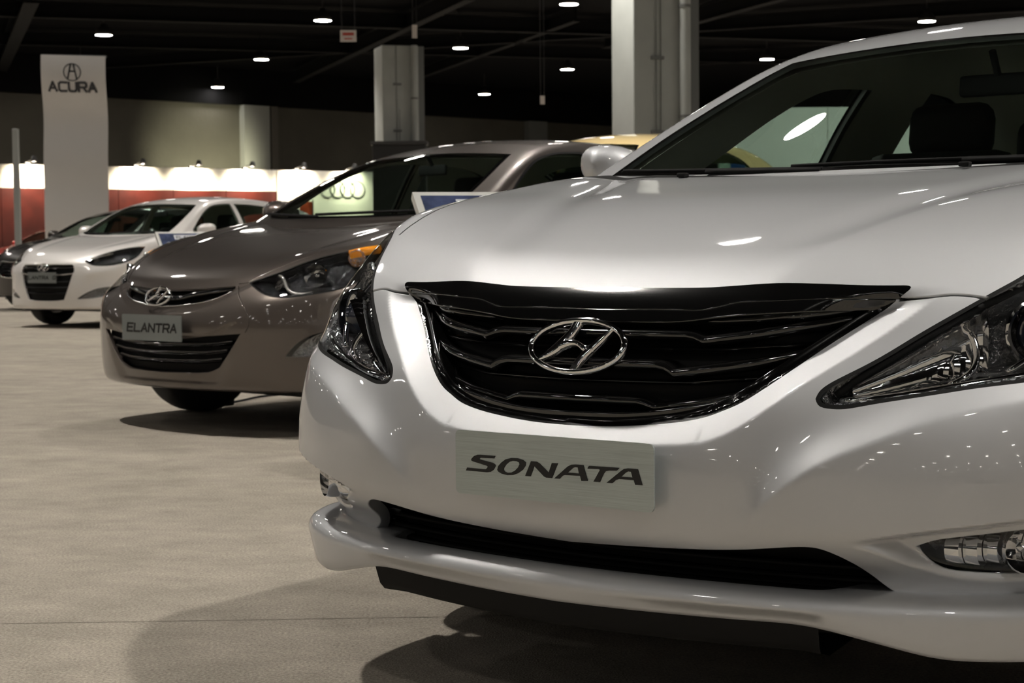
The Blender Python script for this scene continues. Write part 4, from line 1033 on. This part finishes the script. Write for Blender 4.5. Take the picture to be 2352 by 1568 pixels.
        for rib in ([(.700,.415,.815),(.722,.345,.755),(.715,.285,.695),(.672,.232,.648)], [(.590,.262,.722),(.622,.235,.685),(.628,.205,.650),(.600,.182,.628)]):
            MB().tube([mir(p) for p in smooth_path([rib], .012)], .0055, 8).build('lamp_rib', chrome, lens, smooth=True)
        # projector
        pc = Vector(mir((.690,.335,.705))); Mp = Matrix.Translation(pc) @ Matrix.Rotation(sgn*.35, 4, 'Z') @ Matrix.Rotation(PI/2, 4, 'X')
        MB().lathe([(.052,.055),(.056,.05),(.058,.035),(.048,.028),(.044,.0),(.04,-.03)], (0,0,0), 'Z', 28, M=Mp).build('projector_ring', chrome, lens, smooth=True, auto=.5)
        MB().lathe([(.001,.062),(.018,.058),(.031,.047),(.039,.030),(.041,.010)], (0,0,0), 'Z', 24, M=Mp).build('projector_lens', mat('projector_glass', (.03,.035,.05), rough=.03, coat=1), lens, smooth=True)
        pc2 = Vector(mir((.745,.42,.765))); Mp = Matrix.Translation(pc2) @ Matrix.Rotation(sgn*.5, 4, 'Z') @ Matrix.Rotation(PI/2, 4, 'X')
        MB().lathe([(.046,.03),(.05,.02),(.04,.0),(.022,-.02),(.010,-.024),(.010,.01),(.001,.012)], (0,0,0), 'Z', 24, M=Mp).build('high_beam_bowl', mat('chrome_fluted'), lens, smooth=True, auto=.6)
        MB().bbox(mir((.80,.56,.83)), (.035,.10,.035), .012, rz=-sgn*.3).build('turn_signal', mat('amber'), lens, smooth=True)
    # --- lower intake
    hv = H['intake']; ib = panel('intake_backing', (hv[0]+[0,.07,0], hv[1], hv[2]), dull, root)
    for z in (.342,.322,.302):
        rg = [[(x, float(B.F(np.array([abs(x)]), np.array([.34]))[0])+.045+dy, z+dz) for dy, dz in ((0,.003),(-.004,0),(0,-.004),(.02,-.003),(.02,.003))] for x in np.linspace(-.53,.53,41)]
        MB().loft(rg, True, True).build('intake_bar', dull, ib, smooth=True)
    # --- front lip and splitter, swept along the plan of the nose
    path = [(x, -.004+1.08*float(pls(x))) for x in np.linspace(0,.74,40)]+[(.785,.235),(.82,.29),(.845,.35),(.862,.42),(.872,.50),(.878,.58)]
    path = smooth_path([np.array(path)[::3].tolist()+[path[-1]]], .015); path[0] = (0, path[0][1]); tt = np.gradient(path, axis=0); tt /= np.linalg.norm(tt, axis=1, keepdims=True)
    inn = np.stack([-tt[:,1], tt[:,0]], 1); zb = Spl([(0,.259),(.2,.262),(.35,.265),(.44,.263),(.50,.252),(.56,.238),(.61,.227),(.68,.222),(.8,.222),(.9,.224)])
    def sweep(prof, i0=0, i1=None):
        rg = []
        for i in range(i0, i1 or len(path)):
            x, y = path[i]; b = float(zb(x)); e = (0, .008*float(sstep(.50, .80, x)), .10*float(sstep(.44, .54, x))); rg.append([(x+inn[i,0]*(d+e[low]), y+inn[i,1]*(d+e[low]), (b+z if low == 1 else z)) for d, z, low in prof])
        return rg
    def both(rg):
        m = MB(); m.loft(rg, False, False); m2 = MB().loft([[(-p[0],p[1],p[2]) for p in r_] for r_ in rg], False, False)
        m.add(m2.v, [f[::-1] for f in m2.f]); return m
    both(sweep([(.058,.262,2),(.056,.300,2),(.052,.3125,2),(.044,.3150,2),(.030,.3135,0),(.018,.311,0),(.009,.3065,0),(.003,.300,0),(.0,.292,0),(.0,.284,0),(.0015,.022,1),(.004,.008,1),(.008,.002,1),(.016,.0,1),(.06,.004,1)])).build('front_lip', silver, root, smooth=True)
    both(sweep([(.050,.266,0),(.12,.264,0),(.26,.262,0)])).build('intake_tray', dull, root)
    kb = int(np.argmin(np.abs(path[:,0]-.46)))
    both(sweep([(.010,.004,1),(.012,-.004,1),(.020,-.030,1),(.030,-.042,1),(.10,-.060,1),(.30,-.075,1)], 0, kb)).build('splitter', dull, root, smooth=True)
    # --- fog lights
    fl = panel('fog_light', H['fog_light'], clear, root, pair=True, label='clear fog light lens low in the bumper')
    for sgn, lens in zip((1,-1), fl):
        h = H['fog_light']; V = h[0]+[-.01,.06,0]; q = (V, h[1], h[2]) if sgn == 1 else mirrored((V, h[1], h[2]))
        np_mesh('lamp_housing', q[0], q[2], q[1], mat('lamp_bezel'), lens)
        Mp = Matrix.Translation((sgn*.70,.235,.386)) @ Matrix.Rotation(sgn*.55, 4, 'Z') @ Matrix.Rotation(PI/2, 4, 'X')
        MB().lathe([(.034,.03),(.037,.02),(.037,-.005),(.03,-.02),(.012,-.03),(.008,0),(.001,.004)], (0,0,0), 'Z', 20, M=Mp).build('reflector', chrome, lens, smooth=True, auto=.5)
        for k in range(5): MB().lathe([(.001,-.011),(.024+.003*(k % 2),-.011),(.024+.003*(k % 2),.011),(.001,.011)], (sgn*(.615+.023*k),.185+.018*k,.384), 'X', 14).build('reflector_segment', chrome, lens, smooth=True, auto=.5)
    # --- greenhouse
    build_cabin(root, C, D, silver, n=100)
    add_interior(root, D)
    for sgn in (1,-1):
        add_mirror(root, sgn*.925, 1.52, 1.052, silver, .74)
        add_wheel(root, sgn*.80, .955, .335, .215); add_wheel(root, sgn*.80, 3.735, .335, .215)
    # wipers
    for pts in ([(.62,1.145,1.014),(.35,1.052,1.012),(.05,1.010,1.010),(-.10,1.005,1.008)], [(-.02,.990,1.000),(-.25,1.015,1.006),(-.50,1.095,1.014),(-.62,1.15,1.020)]):
        q = smooth_path([pts], .03); w_ = MB().tube(q, .0045, 6).build('wiper', dull, root, smooth=True)
        MB().tube([(p[0], p[1]-.012, p[2]-.004) for p in q[:len(q)//2]], .006, 6).build('wiper_arm', dull, w_, smooth=True)
    # washer nozzle pair
    for x in (-.36,.30): MB().bbox((x,.968 if x > 0 else .99,.997), (.022,.02,.010), .003).build('washer_nozzle', dull, root)
    # underbody and engine bay
    MB().bbox((0,.29,.345), (1.30,.16,.15), .02).build('crash_bar', dull, root)
    MB().bbox((0,2.5,.27), (1.42,4.2,.16), .03).build('underbody', dull, root)
    MB().bbox((0,.80,.52), (1.20,.9,.40), .03).build('engine_bay', dull, root)
    return root, B, C
def uv_strip(B, path, w):
    return strip_poly(B, path, w)
# ------------------------------------------------------------------ the other cars
def build_car(D, FT, pos, yaw, pm, label, res=1.0, wheels=(.87,3.57,.318), inner=True):
    B = make_lower(D); C = make_cabin(D); kx, ky, kz = D.get('k3', (1,1,1)); r = np.radians
    root = empty('car', (pos[0], pos[1], 0), -yaw); tag(root, label, 'car')
    black = mat('gloss_black'); dull = mat('dull_black'); chrome = mat('chrome'); clear = mat_glass('lamp_lens')
    q3 = lambda L: [(p[0]*kx, p[1]*ky, p[2]*kz) for p in L]
    P = lambda segs, st=.016: smooth_path([np.array(q3(s), float) for s in segs], st)
    def uvp(p3):
        q = B.uv(p3); q[np.abs(np.asarray(p3)[:,0]) < 1e-6, 0] = 0; return q
    polys = []
    def add(n, p3): polys.append((n, uvp(p3)))
    he, hs, cw, cw2 = FT['hood_edge'], FT['hood_side'], FT['cowl'], FT['cowl2']
    yw, yr, rw = wheels[0], wheels[1], wheels[2]
    arch = lambda yc, rad: [(.89*kx, yc+rad*math.cos(t), rw+rad*math.sin(t)) for t in np.linspace(-.6, PI+.6, 36)]
    def addraw(n, L, st=.02): polys.append((n, uvp(smooth_path([np.array(L, float)], st))))
    add('bumper', P([[(0,.07,.14), (0, he[0][1], he[0][2])], he, [he[-1], FT['headlight'][-1][0], (.74,.27,.635), (.845,.46,.68), (.88,.56,.60)], [(.88,.56,.60),(.88,.56,.14)], [(.88,.56,.14),(.7,.25,.14),(0,.07,.14)]]))
    add('hood', P([he, [he[-1], hs[0]], hs, cw, [cw[-1], (0,.5,FT['hoodmid']), he[0]]]))
    add('cowl', P([cw[::-1], [cw[0], cw2[-1]], cw2[::-1], [cw2[0], cw[-1]]]))
    uc = uvp(P([cw2, [cw2[-1], (.79,2.4,1.0),(.78,3.3,1.0),(.70,3.7,1.03)], [(.70,3.7,1.03),(.4,3.85,1.05),(0,3.9,1.05)]])); uc[0,0] = 0; uc[-1,0] = PI
    polys.append(('under_cabin', np.concatenate([uc, [[PI, r(85)], [0, r(85)]]])))
    add('front_door', P([[(.875,1.40,.25),(.885,1.38,.6),(.83,1.36,.95)], [(.83,1.36,.95),(.815,2.33,.97)], [(.815,2.33,.97),(.88,2.37,.6),(.87,2.37,.25)], [(.87,2.37,.25),(.875,1.40,.25)]]))
    add('rear_door', P([[(.87,2.38,.25),(.88,2.38,.6),(.815,2.34,.97)], [(.815,2.34,.97),(.81,3.2,.98)], [(.81,3.2,.98),(.87,3.14,.72),(.87,2.9,.45),(.87,2.87,.25)], [(.87,2.87,.25),(.87,2.38,.25)]]))
    addraw('wheel_arch', arch(yw, rw+.035)); addraw('wheel_arch', arch(yr, rw+.035))
    for i, g in enumerate(FT['grilles']):
        add('grille_%d' % i, P(g['out']))
    hl3 = P(FT['headlight'], .012); add('headlight_seal', hl3); add('headlight', inset_poly(B, hl3, .007))
    if 'fog' in FT: add('fog', P(FT['fog']))
    for g in FT.get('gaps', []): add('gap', strip_poly(B, P([g], .02), .006))
    add('gap', strip_poly(B, P([hs], .03), .005))
    nu = int(95*res); nv = int(130*res)
    us = np.concatenate([np.linspace(0, r(54), nu), np.linspace(r(54), r(68), max(6, nu//8))[1:], np.linspace(r(68), PI, max(14, nu//3))[1:]])
    vs = np.concatenate([np.linspace(r(-34), r(62), nv), np.linspace(r(62), r(77), max(6, nv//8))[1:], [r(82), r(86)]])
    H = cut_shell(B, us, vs, polys)
    panel('front_bumper', H['bumper'], pm, root, skirt=.015); panel('hood', H['hood'], pm, root, skirt=.012)
    panel('fender', H['base'], pm, root); panel('cowl_panel', H['cowl'], dull, root)
    for n in ('front_door','rear_door'):
        if n in H: panel(n, H[n], pm, root, pair=True, skirt=.01)
    for i, g in enumerate(FT['grilles']):
        h = H['grille_%d' % i]; go = panel('grille', (h[0]+h[1]*-.035, h[1], h[2]), dull, root)
        for (xs, zs, hgt, mm) in g['slats']:
            rg = []
            for x in np.linspace(-xs[-1]*kx, xs[-1]*kx, 41):
                z = float(np.interp(abs(x)/kx, xs, zs))*kz; y = float(B.F(np.array([abs(x)]), np.array([z]))[0])+.006
                rg.append([(x, y+.05, z+hgt*.7), (x, y+.008, z+hgt), (x, y+.001, z+hgt*.5), (x, y, z-hgt*.2), (x, y+.008, z-hgt*.9), (x, y+.05, z-hgt)])
            MB().loft(rg, False, False).build('slat', MATS[mm], go, smooth=True, auto=.9)
        if g.get('rim'):
            pth = smooth_path([np.array(q3(s)) for s in g['rim']], .02); pth = B.hit(uvp(pth))
            for sg in (1,-1): MB().tube([(p[0]*sg, p[1]-.003, p[2]) for p in pth], g.get('rimw', .006), 6).build('grille_rim', MATS[g.get('rimm','chrome')], go, smooth=True)
    panel('headlight_seal', H['headlight_seal'], dull, root, pair=True)
    le = panel('headlight', H['headlight'], clear, root, pair=True)
    h = H['headlight']; bd = np.unique(boundary(h[2])); dist = np.min(np.linalg.norm(h[0][:,None,:]-h[0][bd][None], axis=2), axis=1)
    V = h[0]+np.array([-.25,.9,-.15])*(.012+.06*sstep(0, .04, dist))[:,None]; T = h[2]; tn = np.cross(V[T[:,1]]-V[T[:,0]], V[T[:,2]]-V[T[:,0]]); N = np.zeros_like(V)
    for i in range(3): np.add.at(N, T[:,i], tn)
    N /= np.linalg.norm(N, axis=1, keepdims=True)+1e-12
    for sg, lens in zip((1,-1), le):
        q = (V, N, T) if sg == 1 else mirrored((V, N, T)); np_mesh('lamp_housing', q[0], q[2], q[1], mat('lamp_bezel_dark'), lens)
        for (x, y, z), rr, kind in FT['bowls']:
            M = Matrix.Translation((x*kx*sg, y*ky, z*kz)) @ Matrix.Rotation(sg*.55, 4, 'Z') @ Matrix.Rotation(PI/2, 4, 'X')
            if kind == 'amber': MB().lathe([(.001,rr*.6),(rr*.6,rr*.45),(rr,0)], (0,0,0), 'Z', 16, M=M).build('turn_signal', mat('amber'), lens, smooth=True); continue
            MB().lathe([(rr*1.1,rr*.9),(rr*1.14,rr*.7),(rr*.95,rr*.2),(rr*.5,-rr*.3),(rr*.18,-rr*.4),(rr*.18,rr*.2),(.001,rr*.25)], (0,0,0), 'Z', 24, M=M).build('reflector', mat('chrome_fluted') if kind == 'bowl' else chrome, lens, smooth=True, auto=.5)
        if 'amberstrip' in FT: MB().tube([(p[0]*kx*sg, p[1]*ky, p[2]*kz) for p in FT['amberstrip']], .022, 6).build('turn_signal', mat('amber'), lens, smooth=True)
        if 'brow' in FT: MB().tube([(p[0]*kx*sg, p[1]*ky, p[2]*kz) for p in smooth_path([FT['brow']], .02)], .007, 6).build('chrome_strip', mat('silver_strip', (.75,.72,.68), rough=.25, metal=.6), lens, smooth=True)
    if 'fog' in H:
        fl = panel('fog_light', H['fog'], clear, root, pair=True)
        for sg, lens in zip((1,-1), fl):
            h = H['fog']; V = h[0]+[-.01,.05,0]; q = (V, h[1], h[2]) if sg == 1 else mirrored((V, h[1], h[2])); np_mesh('lamp_housing', q[0], q[2], q[1], mat('lamp_bezel') if not FT.get('fogchrome') else mat('chrome_fluted'), lens)
    if 'plate' in FT:
        c, w, hh, txt = FT['plate']; lab, pl = rounded_plate(root, c, w, hh, .004, .006, 'number_plate', mat('plate_shaded'), 0, 'shaded metal plate lettered '+txt)
        stroke_text(txt, hh*.30, w*.092, w*.030, w*.020, lambda x, z, d: pl(x, z, d), 'letter', mat('letter_black', (.006,.006,.006), rough=.4), lab, slant=.18)
    if 'emblem' in FT: add_emblem(root, *FT['emblem'])
    build_cabin(root, C, D, pm, n=int(64*res))
    if inner: add_interior(root, D)
    for sg in (1,-1):
        add_mirror(root, sg*.92*kx, (D['ws'][0][-1][1]+.30), D['belt']+.06, pm)
        add_wheel(root, sg*(.885*kx-.115), yw, rw, .20); add_wheel(root, sg*(.885*kx-.115), yr, rw, .20)
    a = D['ws'][0]; y0, z0 = a[0][1], a[0][2]
    for pts in ([(.60,y0+.14,z0+.03),(.30,y0+.03,z0+.025),(-.05,y0,z0+.02)], [(-.02,y0-.02,z0+.01),(-.30,y0+.03,z0+.022),(-.58,y0+.14,z0+.035)]):
        MB().tube(smooth_path([pts], .05), .008, 6).build('wiper', dull, root, smooth=True)
    MB().bbox((0,2.3*ky,.255), (1.36*kx,4.0*ky,.15), .03).build('underbody', dull, root)
    MB().bbox((0,.72*ky,.48*kz), (1.05*kx,.8*ky,.34*kz), .03).build('engine_bay', dull, root)
    return root

E_COWL = [(.70,1.20,.987),(.6,1.13,.98),(.42,1.06,.968),(.2,1.015,.957),(0,1.0,.953)]
E_COWL2 = [(0,1.14,.98),(.3,1.18,.985),(.58,1.29,.99),(.70,1.36,.99),(.775,1.44,.985)]
F_ELANTRA = dict(hoodmid=.84,
  hood_edge=[(0,.117,.670),(.2,.131,.674),(.387,.165,.687),(.435,.182,.694)],
  hood_side=[(.445,.187,.698),(.50,.245,.738),(.565,.33,.785),(.635,.48,.838),(.68,.72,.90),(.70,1.0,.955),(.70,1.20,.987)], cowl=E_COWL, cowl2=E_COWL2,
  grilles=[dict(out=[[(0,.112,.664),(.2,.126,.668),(.385,.150,.680)],[(.385,.150,.680),(.395,.145,.672),(.385,.130,.655)],[(.385,.130,.655),(.328,.105,.625),(.212,.074,.600),(.08,.056,.587),(0,.055,.584)],[(0,.055,.584),(0,.112,.664)]],
      slats=[([0,.10,.16,.38],[.618,.618,.634,.662],.012,'gloss_black'), ([0,.10,.17,.38],[.630,.630,.648,.672],.0035,'chrome')], rim=[[(.385,.130,.655),(.328,.105,.625),(.212,.074,.600),(.08,.056,.587),(0,.055,.584)]], rimw=.004),
    dict(out=[[(0,.02,.436),(.17,.025,.445),(.326,.05,.459),(.50,.09,.472)],[(.50,.09,.472),(.43,.08,.385),(.365,.08,.315)],[(.365,.08,.315),(.30,.07,.292),(.2,.06,.286),(0,.06,.283)],[(0,.06,.283),(0,.02,.436)]],
      slats=[([0,.3,.44],[.408,.414,.428],.010,'gloss_black'),([0,.3,.41],[.372,.377,.390],.010,'gloss_black'),([0,.28,.375],[.335,.340,.350],.010,'gloss_black'),
             ([0,.3,.44],[.417,.423,.437],.0025,'chrome'),([0,.3,.41],[.381,.386,.399],.0025,'chrome'),([0,.28,.375],[.344,.349,.359],.0025,'chrome')])],
  headlight=[[(.445,.187,.692),(.545,.275,.736),(.611,.372,.779),(.679,.467,.811),(.751,.56,.833),(.81,.666,.846)],[(.81,.666,.846),(.848,.60,.785),(.845,.48,.70),(.81,.39,.66)],[(.81,.39,.66),(.781,.343,.648),(.725,.266,.634),(.654,.203,.625),(.573,.173,.638),(.50,.170,.668),(.445,.187,.692)]],
  fog=[[(.667,.199,.368),(.714,.221,.426),(.77,.273,.468),(.82,.35,.485)],[(.82,.35,.485),(.825,.36,.42)],[(.825,.36,.42),(.78,.30,.375),(.72,.24,.366),(.667,.199,.368)]], fogchrome=True,
  gaps=[[(.398,.160,.681),(.45,.13,.63),(.50,.115,.585),(.528,.11,.55),(.535,.106,.512),(.518,.097,.474)], [(.395,.165,.688),(.445,.187,.692)]],
  bowls=[((.665,.40,.722),.048,'ring'),((.575,.285,.672),.032,'bowl'),((.76,.56,.795),.035,'bowl')],
  amberstrip=[(.725,.535,.812),(.765,.60,.828),(.80,.66,.836)],
  brow=[(.55,.275,.722),(.585,.27,.705),(.61,.265,.668),(.66,.275,.642),(.72,.325,.645)],
  plate=((0,-.016,.489),.437,.118,'ELANTRA'), emblem=((0,.030,.629),.086,.043,.42))
F_GT = dict(F_ELANTRA, hoodmid=.89,
  hood_edge=[(0,.075,.735),(.2,.085,.736),(.387,.12,.738),(.455,.14,.738)], hood_side=[(.465,.145,.742),(.52,.20,.785),(.585,.30,.832),(.645,.48,.88),(.685,.72,.935),(.70,1.0,.985),(.70,1.20,1.01)],
  cowl=[(x, y, z+.025) for x, y, z in E_COWL], cowl2=[(x, y, z+.025) for x, y, z in E_COWL2],
  grilles=[dict(out=[[(0,.02,.700),(.2,.03,.700),(.36,.05,.698)],[(.36,.05,.698),(.385,.055,.680),(.40,.058,.640)],[(.40,.058,.640),(.395,.05,.605),(.25,.02,.592),(0,.005,.588)],[(0,.005,.588),(0,.02,.700)]],
      slats=[([0,.38],[.645,.655],.011,'gloss_black')], rim=[[(.395,.05,.605),(.25,.02,.592),(0,.005,.588)]], rimw=.004, rimm='gloss_black'),
    dict(out=[[(0,.0,.576),(.25,.015,.580),(.385,.045,.592)],[(.385,.045,.592),(.34,.04,.46),(.27,.035,.31)],[(.27,.035,.31),(.15,.03,.300),(0,.03,.298)],[(0,.03,.298),(0,.0,.576)]],
      slats=[([0,.2,.33],[.50,.502,.506],.008,'dull_black'),([0,.2,.31],[.44,.442,.445],.008,'dull_black'),([0,.2,.29],[.38,.382,.384],.008,'dull_black')])],
  headlight=[[(.470,.150,.725),(.56,.24,.775),(.64,.37,.815),(.71,.50,.84),(.77,.62,.855),(.815,.72,.862)],[(.815,.72,.862),(.845,.62,.80),(.84,.50,.73),(.80,.38,.69)],[(.80,.38,.69),(.74,.28,.672),(.66,.205,.668),(.57,.155,.680),(.470,.150,.725)]],
  fog=[[(.42,.07,.32),(.48,.08,.36),(.60,.14,.42),(.72,.23,.45),(.80,.32,.455)],[(.80,.32,.455),(.81,.34,.38)],[(.81,.34,.38),(.70,.22,.35),(.55,.11,.325),(.42,.07,.32)]], fogchrome=False,
  gaps=[], bowls=[((.64,.36,.755),.045,'ring'),((.57,.24,.72),.030,'bowl'),((.74,.53,.80),.035,'bowl')], amberstrip=[(.75,.585,.835),(.79,.66,.848),(.81,.71,.855)], brow=[(.50,.17,.728),(.58,.25,.765),(.66,.38,.80)],
  plate=((0,-.018,.55),.43,.115,'ELANTRA GT'), emblem=((0,.008,.655),.080,.040,.2))
F_DARK = dict(F_ELANTRA, gaps=[], grilles=[dict(out=[[(0,.10,.66),(.2,.12,.664),(.34,.14,.67)],[(.34,.14,.67),(.30,.08,.56),(.22,.05,.47)],[(.22,.05,.47),(.1,.02,.455),(0,.02,.452)],[(0,.02,.452),(0,.10,.66)]],
      slats=[([0,.30],[.62,.624],.008,'gloss_black'),([0,.28],[.58,.583],.008,'gloss_black'),([0,.25],[.54,.542],.008,'gloss_black'),([0,.22],[.50,.502],.008,'gloss_black')], rim=[[(.0,.105,.664),(.2,.12,.664),(.34,.14,.67)],[(.34,.14,.67),(.30,.08,.56),(.22,.05,.47)],[(.22,.05,.47),(.1,.02,.455),(0,.02,.452)]], rimw=.012)])
F_DARK.pop('plate'); F_DARK.pop('brow'); F_DARK.pop('emblem')

def build_cars():
    build_sonata()
    taupe = paint('taupe_paint', (.120,.100,.088), metal=.75, rough=.38)
    build_car(ELANTRA, F_ELANTRA, (-1.6259, 7.7886), .7196, taupe, 'taupe metallic compact saloon with plate lettered ELANTRA', 1.0)
    white = paint('white_paint', (.80,.77,.74), metal=.25, rough=.4)
    build_car(GT, F_GT, (-5.0287, 18.4325), .5517, white, 'white hatchback with black six sided grille parked behind the taupe saloon', .7)
    brown = paint('dark_paint', (.035,.030,.026), metal=.6, rough=.3)
    build_car(scaled(ELANTRA, 1.03, 1.10, 1.04), F_DARK, (-6.95, 23.9), .56, brown, 'dark brown saloon with chrome edged grille beyond the white hatchback', .55, wheels=(.95,3.95,.34))
    yellow = paint('yellow_paint', (.80,.62,.30), metal=.1, rough=.4)
    build_car(scaled(GT, 1.27, 1.0, 1.05), F_DARK, (-.50, 13.9), .70, yellow, 'tall yellow crossover whose roof shows above the taupe saloon', .55, wheels=(.87,3.57,.36))
    red = paint('red_paint', (.45,.015,.01), metal=.3, rough=.35)
    build_car(scaled(ELANTRA, .98, 1.05, 1.03), F_DARK, (-12.3, 41.0), .50, red, 'red saloon parked in front of the red display wall', .4, wheels=(.91,3.7,.33), inner=False)
build_cars()
# ------------------------------------------------------------------ information stands, chock with cable
def info_stand(loc, yaw, label, txt, top=.98):
    o = empty('information_stand', loc, yaw); tag(o, label, 'sign stand')
    fr = mat('stand_frame', (.72,.72,.68), rough=.35, metal=.3); scr = mat('stand_print', (.05,.065,.13), rough=.25, var=(9,.6)); pr = mat('stand_paper', (.62,.64,.68), rough=.3)
    M = Matrix.Translation((0,0,top)) @ Matrix.Rotation(math.radians(-52), 4, 'X'); w, h = .56, .42
    b = lambda c, d, nm, mm, par: MB().add([M @ (Vector(c)+Vector((x*d[0]/2, y*d[1]/2, z*d[2]/2))) for x in (-1,1) for y in (-1,1) for z in (-1,1)], [(0,1,3,2),(4,6,7,5),(0,4,5,1),(2,3,7,6),(0,2,6,4),(1,5,7,3)]).build(nm, mm, par)
    bd = b((0,.0,-h/2), (w,.03,h), 'board', fr, o)
    b((0,-.016,-h/2), (w-.05,.004,h-.05), 'print', scr, bd); b((.04,-.0185,-.08), (.34,.003,.06), 'heading', pr, bd); b((.06,-.0185,-.27), (.36,.003,.16), 'text_block', pr, bd)
    pl = lambda x, z, d: M @ Vector((x, -.0205-d, z))
    stroke_text(txt, .030, .024, .008, .006, pl, 'letter', mat('letter_black', (.006,.006,.006), rough=.4), bd, slant=.2, x0=.04, z0=-.08, thick=.0006)
    MB().tube([(0,.06,.03),(0,.05,top-.08)], .022, 10).build('post', fr, o, smooth=True); MB().lathe([(.19,.0),(.19,.012),(.03,.02),(.025,.06)], (0,.06,0), 'Z', 28).build('foot', fr, o, smooth=True)
    return o
info_stand((-.09,6.30,0), .30, 'white framed information stand lettered ELANTRA beside the taupe saloon', 'ELANTRA', 1.03)
info_stand((-2.82,14.95,0), .45, 'information stand with pale frame beside the white hatchback', 'ELANTRA GT')
o = empty('cable_weight', (-1.553,9.249,0)); tag(o, 'black cable weight with thin cable under the taupe saloon', 'cable')
MB().lathe([(.045,0),(.05,.015),(.045,.06),(.02,.085),(.012,.10)], (0,0,0), 'Z', 14).build('weight', mat('dull_black'), o, smooth=True)
MB().tube([(0,0,.09),(.01,.01,.14),(.02,.01,.19)], .008, 6).build('stem', mat('dull_black'), o)
MB().tube(smooth_path([[(.02,0,.012),(.08,.16,.012),(.14,.38,.012),(.23,.50,.012),(.33,.65,.012),(.50,.90,.012),(.72,1.2,.012)]], .05), .007, 6).build('cable', mat('dull_black'), o, smooth=True)
